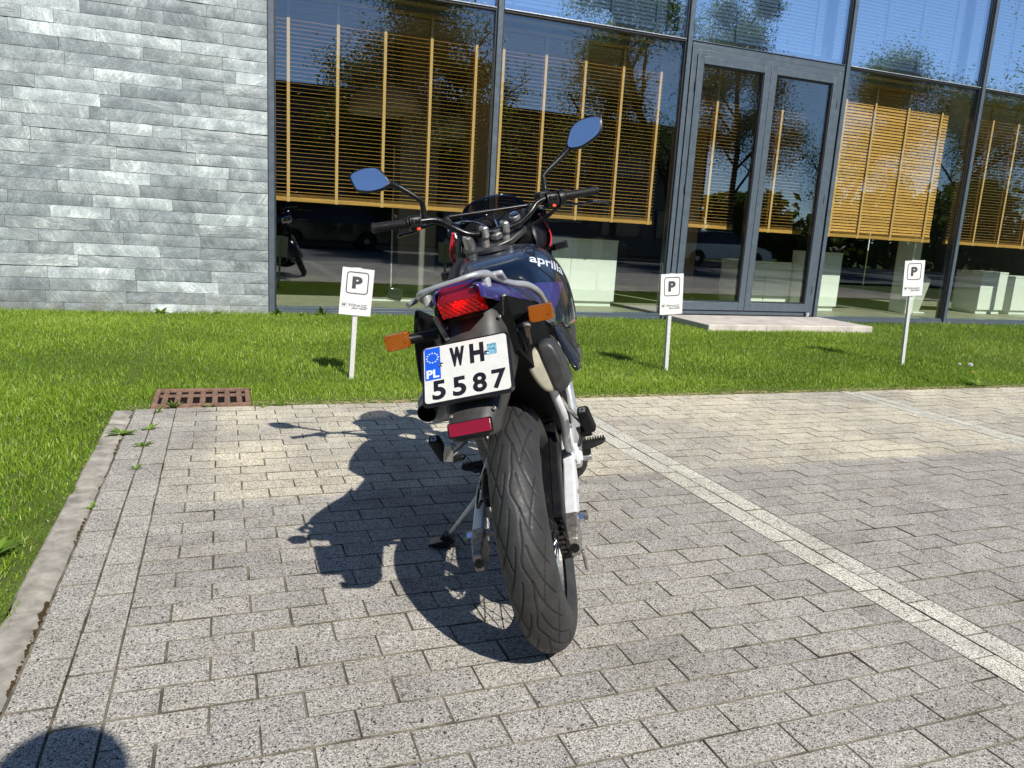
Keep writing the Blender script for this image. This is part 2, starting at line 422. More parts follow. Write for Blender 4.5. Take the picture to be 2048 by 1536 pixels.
# ---- across the road
simple('block_wall', (0.16, 0.15, 0.14), 0.8, nscale=2, namt=0.2)
simple('block_glass', (0.02, 0.025, 0.03), 0.08, spec=0.6)
simple('car_silver', (0.42, 0.44, 0.46), 0.25, metal=0.5, coat=1.0)
simple('car_black', (0.012, 0.013, 0.016), 0.2, coat=1.0)
simple('car_white', (0.62, 0.63, 0.64), 0.25, coat=1.0)
simple('car_glass', (0.012, 0.014, 0.016), 0.05, spec=0.7)
simple('skin', (0.46, 0.27, 0.20), 0.55)
simple('hair', (0.03, 0.02, 0.014), 0.6)
simple('cloth_dark', (0.03, 0.035, 0.05), 0.9)

# ------------------------------------------------------------------ geometry helpers
def link(o, parent=None):
    COL.objects.link(o)
    if parent is not None:
        o.parent = parent
    return o

def tag(o, label=None, cat=None, group=None, kind=None):
    if label: o['label'] = label
    if cat: o['category'] = cat
    if group: o['group'] = group
    if kind: o['kind'] = kind
    return o

def empty(name, loc=(0, 0, 0), mat=None):
    o = bpy.data.objects.new(name, None)
    COL.objects.link(o)
    if mat is not None:
        o.matrix_world = mat
    else:
        o.location = loc
    o.empty_display_size = 0.1
    return o

class G:
    """collects shapes into one mesh"""
    def __init__(self):
        self.v = []
        self.f = []
    def add(self, vs, fs, T=None):
        k = len(self.v)
        for p in vs:
            p = Vector(p)
            self.v.append(T @ p if T is not None else p)
        for q in fs:
            self.f.append([i + k for i in q])
        return self
    def box(self, c, s, T=None, rot=None):
        hx, hy, hz = s[0] / 2, s[1] / 2, s[2] / 2
        vs = [Vector((x, y, z)) for x in (-hx, hx) for y in (-hy, hy) for z in (-hz, hz)]
        if rot is not None:
            R = rot if isinstance(rot, Matrix) else Matrix.Rotation(rot[1], 3, rot[0])
            vs = [R @ p for p in vs]
        vs = [p + Vector(c) for p in vs]
        return self.add(vs, [(0, 1, 3, 2), (4, 6, 7, 5), (0, 4, 5, 1), (2, 3, 7, 6), (0, 2, 6, 4), (1, 5, 7, 3)], T)
    def b2(self, lo, hi, T=None):
        return self.box([(a + b) / 2 for a, b in zip(lo, hi)], [b - a for a, b in zip(lo, hi)], T)
    def rings(self, rings, cap=True, closed=False, T=None):
        n = len(rings[0])
        vs = [p for r in rings for p in r]
        fs = []
        m = len(rings)
        for i in range(m if closed else m - 1):
            a, b_ = i * n, ((i + 1) % m) * n
            for j in range(n):
                fs.append((a + j, a + (j + 1) % n, b_ + (j + 1) % n, b_ + j))
        if cap and not closed:
            fs.append(tuple(range(n))[::-1])
            fs.append(tuple((m - 1) * n + j for j in range(n)))
        return self.add(vs, fs, T)
    def tube(self, pts, r, n=12, T=None, smooth=0, cap=True, flat=1.0):
        pts = [Vector(p) for p in pts]
        rs = list(r) if isinstance(r, (list, tuple)) else [r] * len(pts)
        if smooth:
            pts, rs = spline(pts, rs, smooth)
        rings = []
        t0 = (pts[1] - pts[0]).normalized()
        up = Vector((0, 0, 1)) if abs(t0.z) < 0.9 else Vector((1, 0, 0))
        nrm = (up - t0 * up.dot(t0)).normalized()
        for i, p in enumerate(pts):
            a = pts[max(0, i - 1)]
            c = pts[min(len(pts) - 1, i + 1)]
            t = (c - a).normalized()
            nrm = (nrm - t * nrm.dot(t))
            nrm = nrm.normalized() if nrm.length > 1e-6 else t.orthogonal().normalized()
            bi = t.cross(nrm)
            rings.append([p + (nrm * math.cos(2 * math.pi * k / n) * flat + bi * math.sin(2 * math.pi * k / n)) * rs[i] for k in range(n)])
        return self.rings(rings, cap, False, T)
    def lathe(self, prof, n=32, T=None, axis='X', cap=True):
        """prof: (radius, along) pairs round the axis"""
        rings = []
        for rad, al in prof:
            ring = []
            for k in range(n):
                a = 2 * math.pi * k / n
                c, s = math.cos(a) * rad, math.sin(a) * rad
                ring.append(Vector((al, c, s)) if axis == 'X' else Vector((c, al, s)) if axis == 'Y' else Vector((c, s, al)))
            rings.append(ring)
        return self.rings(rings, cap, False, T)
    def prism(self, poly, a, b_, T=None, plane='XZ'):
        """polygon extruded along the third axis"""
        def P(u, v, w):
            return Vector((u, w, v)) if plane == 'XZ' else Vector((u, v, w)) if plane == 'XY' else Vector((w, u, v))
        return self.rings([[P(u, v, a) for u, v in poly], [P(u, v, b_) for u, v in poly]], True, False, T)
    def grid(self, fn, nu, nv, T=None, wrap=False):
        vs = [fn(i / (nu - (0 if wrap else 1)), j / (nv - 1)) for i in range(nu) for j in range(nv)]
        fs = []
        for i in range(nu if wrap else nu - 1):
            for j in range(nv - 1):
                a, c = i * nv + j, ((i + 1) % nu) * nv + j
                fs.append((a, c, c + 1, a + 1))
        return self.add(vs, fs, T)
    def mesh(self, name, smooth=None, fix=True):
        me = bpy.data.meshes.new(name)
        me.from_pydata([tuple(p) for p in self.v], [], self.f)
        if fix:
            bm = bmesh.new()
            bm.from_mesh(me)
            bmesh.ops.recalc_face_normals(bm, faces=bm.faces)
            bm.to_mesh(me)
            bm.free()
        if smooth:
            me.polygons.foreach_set('use_smooth', [True] * len(me.polygons))
            me.set_sharp_from_angle(angle=math.radians(smooth))
        me.update()
        return me
    def obj(self, name, mat, parent=None, smooth=40, bevel=0.0, seg=2, sub=0, fix=True):
        me = self.mesh(name, smooth, fix)
        for m_ in (mat if isinstance(mat, (list, tuple)) else [mat]):
            me.materials.append(M(m_) if isinstance(m_, str) else m_)
        o = bpy.data.objects.new(name, me)
        link(o, parent)
        if bevel > 0:
            bv = o.modifiers.new('bevel', 'BEVEL')
            bv.width = bevel
            bv.segments = seg
            bv.limit_method = 'ANGLE'
            bv.angle_limit = math.radians(35)
            bv.harden_normals = False
            if not smooth:
                me.polygons.foreach_set('use_smooth', [True] * len(me.polygons))
                me.set_sharp_from_angle(angle=math.radians(35))
        if sub:
            sd = o.modifiers.new('sub', 'SUBSURF')
            sd.levels = sub
            sd.render_levels = sub
        return o

def spline(pts, rs, k):
    """Catmull-Rom through the points"""
    out, ro = [], []
    P = [pts[0] * 2 - pts[1]] + list(pts) + [pts[-1] * 2 - pts[-2]]
    for i in range(1, len(P) - 2):
        p0, p1, p2, p3 = P[i - 1], P[i], P[i + 1], P[i + 2]
        for j in range(k):
            t = j / k
            out.append(0.5 * ((2 * p1) + (p2 - p0) * t + (2 * p0 - 5 * p1 + 4 * p2 - p3) * t * t + (3 * p1 - p0 - 3 * p2 + p3) * t ** 3))
            ro.append(rs[i - 1] * (1 - t) + rs[i] * t)
    out.append(pts[-1])
    ro.append(rs[-1])
    return out, ro

def copy_tree(o, parent=None):
    c = o.copy()
    COL.objects.link(c)
    if parent is not None:
        c.parent = parent
    for ch in list(o.children):
        copy_tree(ch, c)
    return c

_TEXT = {}
def text_shape(s, bold=0.0, shear=0.0):
    """outline of a word as flat triangles, scaled into the unit box"""
    key = (s, bold, shear)
    if key in _TEXT:
        return _TEXT[key]
    cu = bpy.data.curves.new('t', 'FONT')
    cu.body = s
    cu.offset = bold
    cu.shear = shear
    cu.resolution_u = 4
    ob = bpy.data.objects.new('t', cu)
    COL.objects.link(ob)
    dg = bpy.context.evaluated_depsgraph_get()
    me = bpy.data.meshes.new_from_object(ob.evaluated_get(dg))
    vs = [v.co.copy() for v in me.vertices]
    fs = [tuple(p.vertices) for p in me.polygons]
    bpy.data.objects.remove(ob)
    bpy.data.curves.remove(cu)
    bpy.data.meshes.remove(me)
    x0, x1 = min(v.x for v in vs), max(v.x for v in vs)
    y0, y1 = min(v.y for v in vs), max(v.y for v in vs)
    vs = [((v.x - x0) / (x1 - x0), (v.y - y0) / (y1 - y0)) for v in vs]
    _TEXT[key] = (vs, fs)
    return _TEXT[key]

def place_text(g, s, u0, u1, v0, v1, F, bold=0.0, shear=0.0):
    """word set into the rectangle of the surface F(u, v)"""
    vs, fs = text_shape(s, bold, shear)
    g.add([F(u0 + (u1 - u0) * a, v0 + (v1 - v0) * b_) for a, b_ in vs], fs)

def rounded_rect(w, h, r, n=5, cx=0.0, cy=0.0):
    out = []
    for sx, sy, a0 in ((1, 1, 0), (-1, 1, 90), (-1, -1, 180), (1, -1, 270)):
        for k in range(n + 1):
            a = math.radians(a0 + 90 * k / n)
            out.append((cx + sx * (w / 2 - r) + math.cos(a) * r, cy + sy * (h / 2 - r) + math.sin(a) * r))
    return out
# ------------------------------------------------------------------ ground
def sheet(name, x0, x1, y0, y1, z, mat, kind='structure', parent=None):
    g = G()
    g.add([(x0, y0, z), (x1, y0, z), (x1, y1, z), (x0, y1, z)], [(0, 1, 2, 3)])
    o = g.obj(name, mat, parent, smooth=None, fix=False)
    if kind:
        tag(o, kind=kind)
    return o

sheet('ground', -700, 700, -700, 700, -0.10, 'far_ground')

# lawn: one sheet with a gently uneven surface, wrapping round the corner of the paving
def lawn_sheet():
    g = G()
    def patch(x0, x1, y0, y1, nx, ny):
        def fn(u, v):
            x, y = x0 + (x1 - x0) * u, y0 + (y1 - y0) * v
            return Vector((x, y, -0.012 + 0.006 * math.sin(x * 2.1) * math.sin(y * 1.7 + 0.5)))
        g.grid(fn, nx, ny)
    patch(-14, 26, 4.425, 8.80, 60, 12)
    patch(-14, -0.545, -2.0, 4.425, 24, 16)
    return tag(g.obj('lawn', 'lawn_soil', None, smooth=60, fix=False), kind='structure')
lawn = lawn_sheet()

# parking bays: bedding sheet that carries every paver
paving = sheet('parking_paving', -0.452, 16.0, -2.0, 4.42, -0.0036, 'joint_sand')

def paver_mesh(lx, ly, name):
    """block with chamfered top edges, top face at z=0"""
    g = G()
    c, d = 0.0017, 0.0014
    hx, hy = lx / 2, ly / 2
    r0 = [(-hx, -hy, -0.03), (hx, -hy, -0.03), (hx, hy, -0.03), (-hx, hy, -0.03)]
    r1 = [(x, y, -d) for x, y, _ in r0]
    r2 = [(math.copysign(hx - c, x), math.copysign(hy - c, y), 0) for x, y, _ in r0]
    vs = r0 + r1 + r2
    fs = [(8, 9, 10, 11)]
    for k in (0, 4):
        for j in range(4):
            fs.append((k + j, k + (j + 1) % 4, k + 4 + (j + 1) % 4, k + 4 + j))
    g.add(vs, fs)
    return g

GAP = 0.0026
field = []            # (x0, x1, y0, y1)
def add_row(x0, x1, y0, y1, phase, pitch=0.2):
    k = math.floor((x0 - phase) / pitch)
    a = x0
    while a < x1 - 0.012:
        b_ = phase + (k + 1) * pitch
        k += 1
        if b_ - a < 0.025:
            continue
        b_ = min(b_, x1)
        if x1 - b_ < 0.025:
            b_ = x1
        field.append((a, b_, y0, y1))
        a = b_
for k in range(-30, 34):
    y0 = 1.02 + 0.1 * k
    ph = 0.058 if k % 2 == 0 else 0.158
    for fx0, fx1 in ((-0.247, 1.860), (2.052, 4.330), (4.522, 6.80), (6.99, 9.27), (9.46, 11.74), (11.93, 15.9)):
        add_row(fx0, fx1, y0, y0 + 0.1, ph)

def in_view(x, y, pad=0.06):
    p = cam.matrix_world.inverted() @ Vector((x, y, 0))
    if p.z > -0.2:
        return False
    u = (p.x / -p.z) * 1532.716 / 2048
    v = (p.y / -p.z) * 1532.716 / 2048
    return abs(u) < 0.5 + pad and abs(v) < 0.375 + pad

field.sort(key=lambda q: ((q[0] + q[1]) / 2) ** 2 + ((q[2] + q[3]) / 2) ** 2)
near, rest = [], []
for q in field:
    cx, cy = (q[0] + q[1]) / 2, (q[2] + q[3]) / 2
    (near if len(near) < 300 and in_view(cx, cy) else rest).append(q)
_pm = {}
def put_paver(q, name, mat, along='X', tilt=0.0025, jig=0.0016):
    lx, ly = round(q[1] - q[0] - GAP, 3), round(q[3] - q[2] - GAP, 3)
    key = (lx, ly, mat)
    if key not in _pm:
        me = paver_mesh(lx, ly, name).mesh(name, None, fix=False)
        me.materials.append(M(mat))
        me.materials.append(M('joint_sand'))
        me.polygons.foreach_set('material_index', [0] + [1] * (len(me.polygons) - 1))
        _pm[key] = me
    o = bpy.data.objects.new(name, _pm[key])
    o.location = ((q[0] + q[1]) / 2 + random.uniform(-1, 1) * 0.0012, (q[2] + q[3]) / 2 + random.uniform(-1, 1) * 0.0012, random.uniform(-1, 0.4) * jig)
    o.rotation_euler = (random.gauss(0, tilt), random.gauss(0, tilt), random.gauss(0, 0.003))
    link(o, paving)
    return o
for q in near:
    put_paver(q, 'paver', 'paver')
def merged_pavers(quads, name, mat):
    g = G()
    rn = []
    for q in quads:
        p = paver_mesh(q[1] - q[0] - GAP, q[3] - q[2] - GAP, name)
        T = Matrix.Translation(((q[0] + q[1]) / 2, (q[2] + q[3]) / 2, random.uniform(-1, 0.4) * 0.0016)) @ Matrix.Rotation(random.gauss(0, 0.0022), 4, 'X') @ Matrix.Rotation(random.gauss(0, 0.0022), 4, 'Y')
        g.add(p.v, p.f, T)
        rn += [random.random()] * len(p.v)
    o = g.obj(name, [mat, 'joint_sand'], paving, smooth=None, fix=False)
    o.data.polygons.foreach_set('material_index', ([0] + [1] * 8) * len(quads))
    at = o.data.attributes.new('rnd', 'FLOAT', 'POINT')
    at.data.foreach_set('value', rn)
    tag(o, kind='stuff')
    return o
merged_pavers(rest, 'paver_field', 'paver')

# border courses along the kerb, two blocks wide, and the pale double lines between bays
rest2 = []
for x0, x1, ph in ((-0.347, -0.247, 0.015), (-0.447, -0.347, 0.10)):
    k = -10
    while ph + 0.2 * k < 4.42:
        q = (x0, x1, ph + 0.2 * k, min(4.42, ph + 0.2 * (k + 1)))
        k += 1
        if q[3] - q[2] < 0.03:
            continue
        if in_view((x0 + x1) / 2, (q[2] + q[3]) / 2):
            put_paver(q, 'border_paver', 'paver_border', tilt=0.0025, jig=0.0018)
        else:
            rest2.append(q)
merged_pavers(rest2, 'border_field', 'paver_border')
rest3 = []
for sx in (1.860, 4.330, 6.80, 9.27, 11.74):
    for x0, x1, ph in ((sx, sx + 0.096, 0.10), (sx + 0.096, sx + 0.192, 0.0)):
        k = -10
        while ph + 0.2 * k < 4.42:
            q = (x0, x1, ph + 0.2 * k, min(4.42, ph + 0.2 * (k + 1)))
            k += 1
            if q[3] - q[2] < 0.03:
                continue
            if sx < 5 and in_view((x0 + x1) / 2, (q[2] + q[3]) / 2):
                put_paver(q, 'stripe_paver', 'paver_stripe', tilt=0.0015)
            else:
                rest3.append(q)
merged_pavers(rest3, 'stripe_field', 'paver_stripe')

# kerb: chipped concrete edging stones laid end to end
kerb = tag(empty('kerb', (-0.50, 2.4, 0)), kind='structure')
ky = 4.41
for L in (0.27, 0.36, 0.62, 0.98, 1.0, 1.0, 1.0, 1.0):
    y1, y0 = ky - 0.008, ky - L + 0.008
    ky -= L
    n = 12
    rings = []
    for i in range(n + 1):
        y = y0 + (y1 - y0) * i / n
        e = 0.010 if i in (0, n) else 0.0
        j = [random.uniform(-0.0016, 0.0016) for _ in range(6)]
        rings.append([Vector(p) for p in ((-0.546 + e / 2 + j[0], y, -0.08), (-0.546 + e / 2 + j[0], y, -0.004 - e + j[1]), (-0.538 + j[2], y, 0.003 - e + j[3] * 0.6),
                                          (-0.468 + j[4] * 1.6, y, 0.002 - e + j[5] * 0.6), (-0.4545 - e / 2 + j[4] * 1.2, y, -0.006 - e), (-0.4545 - e / 2, y, -0.08))])
    g = G().rings(rings)
    g.v = [p - Vector((-0.50, 2.4, 0)) for p in g.v]
    g.obj('kerb_stone', 'kerb_concrete', kerb, smooth=30)

# moss and silt in the gap between kerb and border, and in the joints beside it
def moss():
    g = G()
    spots = [(-0.456 + random.uniform(-0.004, 0.004), y, 0.004 + 0.008 * random.random()) for y in np.arange(1.35, 4.3, 0.012) if (math.sin(y * 7.3) + math.sin(y * 3.1 + 1.0) > 0.55 and random.random() < 0.8) or random.random() < 0.05]
    for jx in (-0.347, -0.247):
        spots += [(jx + random.uniform(-0.002, 0.002), y, 0.0035) for y in np.arange(1.2, 4.4, 0.007) if math.sin(y * 5 + jx * 40) + math.sin(y * 13.0 + 2) > -0.5]
    for x, y, r in spots:
        a0 = random.random() * 6.28
        ring = [Vector((x + math.cos(a0 + k * 1.0472) * r * random.uniform(0.6, 1.2), y + math.sin(a0 + k * 1.0472) * r * 1.6 * random.uniform(0.7, 1.2), -0.006)) for k in range(6)]
        top = Vector((x, y, -0.002 + r * 0.28))
        g.add(ring + [top], [(k, (k + 1) % 6, 6) for k in range(6)])
    o = g.obj('moss', 'moss_brown', None, smooth=80)
    return tag(o, 'dark brown moss packed between the kerb and the border pavers', 'moss', kind='stuff')
moss()

# ------------------------------------------------------------------ iron grate at the corner of the bay
def drain_grate():
    x0, x1, y0, y1 = -0.375, 0.140, 4.445, 4.865
    t = tag(empty('drain_grate', ((x0 + x1) / 2, (y0 + y1) / 2, 0)), 'rusty brown slotted iron grate set in the grass behind the paving corner', 'grate')
    W, D = x1 - x0, y1 - y0
    z = 0.012
    fw = 0.028
    g = G()
    for lo, hi in (((-W / 2, -D / 2, z - 0.05), (W / 2, -D / 2 + fw, z)), ((-W / 2, D / 2 - fw, z - 0.05), (W / 2, D / 2, z)),
                   ((-W / 2, -D / 2 + fw, z - 0.05), (-W / 2 + fw, D / 2 - fw, z)), ((W / 2 - fw, -D / 2 + fw, z - 0.05), (W / 2, D / 2 - fw, z))):
        g.b2(lo, hi)
    g.obj('frame', 'rust_iron', t, bevel=0.003)
    n = 7
    pitch = (W - 2 * fw) / n
    for i in range(n):
        cx = -W / 2 + fw + pitch * (i + 0.5)
        w = pitch * 0.46
        q = G()
        q.b2((cx - w / 2, -D / 2 + fw, z - 0.017), (cx + w / 2, D / 2 - fw, z - 0.002 - random.random() * 0.002))
        q.obj('bar', 'rust_iron', t, bevel=0.004)
    q = G().b2((-W / 2 + fw, 0.03, z - 0.0165), (W / 2 - fw, 0.075, z - 0.006))
    q.obj('cross_bar', 'rust_iron', t, bevel=0.003)
    q = G().b2((-W / 2 + 0.002, -D / 2 + 0.002, z - 0.060), (W / 2 - 0.002, D / 2 - 0.002, z - 0.0175))
    q.obj('pit_shade_bed', 'pit_dark', t)  # near-black block: the shade of the pit is put into its colour
    return t
drain_grate()

# ------------------------------------------------------------------ grass
def grass():
    def area(n, x0, x1, y0, y1):
        return np.stack([RNG.uniform(x0, x1, n), RNG.uniform(y0, y1, n)], 1)
    P = np.concatenate([
        area(78000, -3.2, -0.50, 1.0, 4.5),
        area(235000, -3.6, 7.0, 4.44, 8.72),
        area(90000, 7.0, 14.5, 4.44, 8.72),
        area(42000, -3.0, 8.0, 4.43, 5.0),
    ])
    x, y = P[:, 0], P[:, 1]
    keep = ~((x > -0.385) & (x < 0.15) & (y > 4.40) & (y < 4.915))
    keep &= ~((x > 5.46) & (x < 7.99) & (y > 7.74))
    keep &= ~((y < 4.425) & (x > -0.515 + 0.03 * np.sin(y * 9) + 0.015 * np.sin(y * 31)))
    thin = 4.445 + 0.025 * np.sin(x * 5.0) + 0.02 * np.sin(x * 17.3 + 1)
    keep &= ~((y < thin) & (x > -0.52) & (RNG.random(len(x)) < 0.85))
    P = P[keep]
    x, y = P[:, 0], P[:, 1]
    n = len(P)
    tuft = 0.5 + 0.25 * np.sin(x * 3.1 + 1.3 * np.sin(y * 2.3)) + 0.25 * np.sin(y * 4.3 + 1.7 * np.sin(x * 1.9))
    fine = 0.5 + 0.5 * np.sin(x * 23 + 3 * np.sin(y * 17)) * np.sin(y * 27 + 2 * np.sin(x * 13))
    h = (0.017 + 0.012 * tuft + 0.011 * fine) * RNG.uniform(0.6, 1.35, n)
    edge = np.clip((y - 4.44) / 0.35, 0.25, 1.0)
    edge = np.where(x < -0.5, np.clip((-0.50 - x) / 0.12, 0.5, 1.0), edge)
    h *= edge
    h *= np.where(y > 8.5, 1.35, 1.0)
    w = RNG.uniform(0.0012, 0.0026, n)
    az = RNG.uniform(0, 2 * np.pi, n)
    la = RNG.uniform(0, 2 * np.pi, n)
    lean = h * RNG.uniform(0.15, 0.95, n)
    dx, dy = np.cos(az) * w, np.sin(az) * w
    lx, ly = np.cos(la) * lean, np.sin(la) * lean
    z0 = np.full(n, -0.012)
    V = np.empty((n, 5, 3), np.float32)
    V[:, 0] = np.stack([x - dx, y - dy, z0], 1)
    V[:, 1] = np.stack([x + dx, y + dy, z0], 1)
    V[:, 2] = np.stack([x - dx * 0.8 + lx * 0.35, y - dy * 0.8 + ly * 0.35, z0 + h * 0.62], 1)
    V[:, 3] = np.stack([x + dx * 0.8 + lx * 0.35, y + dy * 0.8 + ly * 0.35, z0 + h * 0.62], 1)
    V[:, 4] = np.stack([x + lx, y + ly, z0 + h], 1)
    base = (np.arange(n) * 5)[:, None]
    T = np.stack([base + np.array([0, 1, 2]), base + np.array([1, 3, 2]), base + np.array([2, 3, 4])], 1).reshape(-1, 3)
    me = bpy.data.meshes.new('grass')
    nf = len(T)
    me.vertices.add(n * 5)
    me.vertices.foreach_set('co', V.reshape(-1))
    me.loops.add(nf * 3)
    me.loops.foreach_set('vertex_index', T.reshape(-1).astype(np.int32))
    me.polygons.add(nf)
    me.polygons.foreach_set('loop_start', np.arange(0, nf * 3, 3, dtype=np.int32))
    me.polygons.foreach_set('loop_total', np.full(nf, 3, dtype=np.int32))
    me.update(calc_edges=True)
    big = 0.5 + 0.5 * np.sin(x * 0.9 + 1.1 * np.sin(y * 0.7)) * np.sin(y * 1.3 + 0.8 * np.sin(x * 0.6) + 1)
    rnd = np.clip(0.17 + 0.30 * tuft + 0.22 * big + RNG.normal(0, 0.17, n), 0.0, 0.9)
    dry = RNG.random(n) < np.where((x > -0.5) & (y < 4.56), 0.40, 0.018)
    rnd = np.where(dry, RNG.uniform(0.93, 1.0, n), rnd)
    at = me.attributes.new('rnd', 'FLOAT', 'POINT')
    at.data.foreach_set('value', np.repeat(rnd, 5).astype(np.float32))
    me.materials.append(M('grass_blade'))
    o = bpy.data.objects.new('grass', me)
    link(o)
    return tag(o, 'short green mown grass growing over the lawn', 'grass', kind='stuff')
grass()

def litter():
    """dry cut stalks and crumbs of soil lying along the edge of the paving"""
    g = G()
    for i in range(900):
        x = random.uniform(-0.3, 9.0)
        y = 4.435 + random.gauss(0.0, 0.020) + 0.01 * math.sin(x * 6)
        if 4.40 < y < 4.92 and -0.40 < x < 0.16:
            continue
        a = random.random() * 3.14
        L, w = random.uniform(0.008, 0.03), random.uniform(0.001, 0.0025)
        d, e_ = Vector((math.cos(a) * L, math.sin(a) * L, random.uniform(-0.003, 0.003))), Vector((-math.sin(a) * w, math.cos(a) * w, 0))
        c = Vector((x, y, random.uniform(0.002, 0.008)))
        g.add([c - d - e_, c + d - e_, c + d + e_, c - d + e_, c + Vector((0, 0, w * 1.5))], [(0, 1, 4), (1, 2, 4), (2, 3, 4), (3, 0, 4), (3, 2, 1, 0)])
    o = g.obj('dry_litter', 'straw', None, smooth=None)
    return tag(o, 'dry brown grass litter along the back edge of the paving', 'litter', kind='stuff')
litter()
# ------------------------------------------------------------------ building: stone wall and glazed front
YG = 8.80                     # glass plane
MULL = [0.500, 2.965, 5.440, 7.935, 10.465, 12.95, 15.45, 16.97]
Z_SILL, Z_TR, Z_TOP = 0.075, 3.44, 6.6

def stone_wall():
    x1 = 0.462
    t = tag(empty('stone_wall', (-2.0, YG, 0)), 'wall clad in long courses of split silver grey stone left of the windows', 'wall')
    o = Vector((-2.0, YG, 0))
    g = G().b2((-14 - o.x, 8.735 - o.y, -0.1), (x1 - o.x, 9.15 - o.y, Z_TOP))
    g.obj('backing', 'wall_mortar', t, smooth=None)
    rows = []
    z = -0.035
    while z < 3.62:
        hgt = 0.1185
        x = -5.3 - random.uniform(0, 0.5)
        while x < x1 - 0.01:
            L = random.choice((0.26, 0.38, 0.52, 0.72, 0.72, 0.72, 0.74, 0.78))
            b_ = x + L
            if x1 - b_ < 0.16:
                b_ = x1
            rows.append((x, b_, z, z + hgt))
            x = b_
        z += hgt
    for a, b_, z0, z1 in rows:
        nx = max(3, int((b_ - a) / 0.11))
        nz = 3
        prot = random.uniform(0.0, 0.010)
        tlt = random.uniform(-0.004, 0.004)
        e = 0.0013
        front = []
        for i in range(nx + 1):
            for k in range(nz + 1):
                u, v = i / nx, k / nz
                inner = 0 < i < nx and 0 < k < nz
                y = 8.712 - prot - tlt * (v - 0.5) + (random.uniform(-0.007, 0.003) if inner else random.uniform(-0.001, 0.005))
                jx = random.uniform(-0.02, 0.02) if 0 < i < nx else 0
                ez = random.uniform(-0.0018, 0.0008) if k in (0, nz) else 0
                front.append(Vector((a + e + (b_ - a - 2 * e) * u + jx, y, z0 + e + (z1 - z0 - 2 * e) * v + (ez if k == nz else -ez))))
        g = G()
        ns = nz + 1
        fs = []
        for i in range(nx):
            for k in range(nz):
                p = i * ns + k
                fs.append((p, p + ns, p + ns + 1, p + 1))
        back = [Vector((a + e, 8.74, z0 + e)), Vector((b_ - e, 8.74, z0 + e)), Vector((b_ - e, 8.74, z1 - e)), Vector((a + e, 8.74, z1 - e))]
        nb = len(front)
        fs.append([i * ns for i in range(nx + 1)][::-1] + [nb, nb + 1])
        fs.append([i * ns + nz for i in range(nx + 1)] + [nb + 2, nb + 3])
        fs.append([k for k in range(ns)] + [nb + 3, nb])
        fs.append([nx * ns + k for k in range(ns)][::-1] + [nb + 1, nb + 2])
        c = Vector(((a + b_) / 2, 8.72, (z0 + z1) / 2))
        g.add([p - c for p in front + back], fs)
        st = g.obj('stone', 'wall_stone', t, smooth=28)
        st.location = c - o
    return t
stone_wall()

facade = tag(empty('glass_facade', (7.0, YG, 0)), 'grey framed glass front of the building with tall panes above and below a transom', 'facade')
FO = Vector((7.0, YG, 0))
def fbox(lo, hi, name, mat, parent, bevel=0.003, origin=FO):
    g = G().b2([a - b_ for a, b_ in zip(lo, origin)], [a - b_ for a, b_ in zip(hi, origin)])
    return g.obj(name, mat, parent, smooth=None, bevel=bevel)
# mullions: pale face, dark gaskets either side, deep box behind
for i, mx in enumerate(MULL):
    w = 0.030
    fbox((mx - w, YG - 0.062, -0.02), (mx + w, YG + 0.10, Z_TOP), 'mullion', 'frame_grey', facade)
    for s in (-1, 1):
        a, c = sorted((mx + s * (w + 0.0005), mx + s * (w + 0.020)))
        fbox((a, YG - 0.030, -0.01), (c, YG + 0.045, Z_TOP - 0.01), 'gasket', 'frame_dark', facade, 0)
fbox((0.4635, YG - 0.055, -0.02), (0.469, YG + 0.1, Z_TOP), 'edge_trim', 'frame_dark', facade, 0)
for i in range(len(MULL) - 1):
    a, c = MULL[i] + 0.0505, MULL[i + 1] - 0.0505
    door_bay = (i == 2)
    # transom: bright drip edge over a dark body
    fbox((a, YG - 0.040, Z_TR - 0.005), (c, YG + 0.10, Z_TR + 0.020), 'transom', 'frame_grey' if door_bay else 'frame_dark', facade)
    fbox((a, YG - 0.052, Z_TR + 0.0205), (c, YG + 0.04, Z_TR + 0.030), 'drip_edge', 'frame_bright' if not door_bay else 'frame_grey', facade, 0.002)
    if door_bay:
        fbox((a, YG - 0.045, Z_TR - 0.062), (c, YG + 0.06, Z_TR - 0.0055), 'head_frame', 'frame_grey', facade)
    else:
        fbox((a, YG - 0.050, 0.0), (c, YG + 0.06, Z_SILL - 0.03), 'sill_frame', 'frame_grey', facade)
        fbox((a, YG - 0.030, Z_SILL - 0.029), (c, YG + 0.05, Z_SILL), 'sill_cap', 'frame_grey', facade)
        fbox((a, YG - 0.075, -0.05), (c, YG - 0.052, -0.004), 'base_flashing', 'frame_grey', facade, 0.002)
        fbox((a, YG - 0.006, Z_SILL + 0.0005), (c, YG + 0.006, Z_TR - 0.0055), 'pane', 'glass_lower', facade, 0)
    fbox((a, YG - 0.006, Z_TR + 0.0305), (c, YG + 0.006, Z_TOP - 0.02), 'upper_pane', 'glass_upper', facade, 0)
fbox((0.45, YG - 0.05, Z_TOP + 0.001), (17.0, YG + 0.6, Z_TOP + 0.5), 'parapet', 'frame_grey', facade)

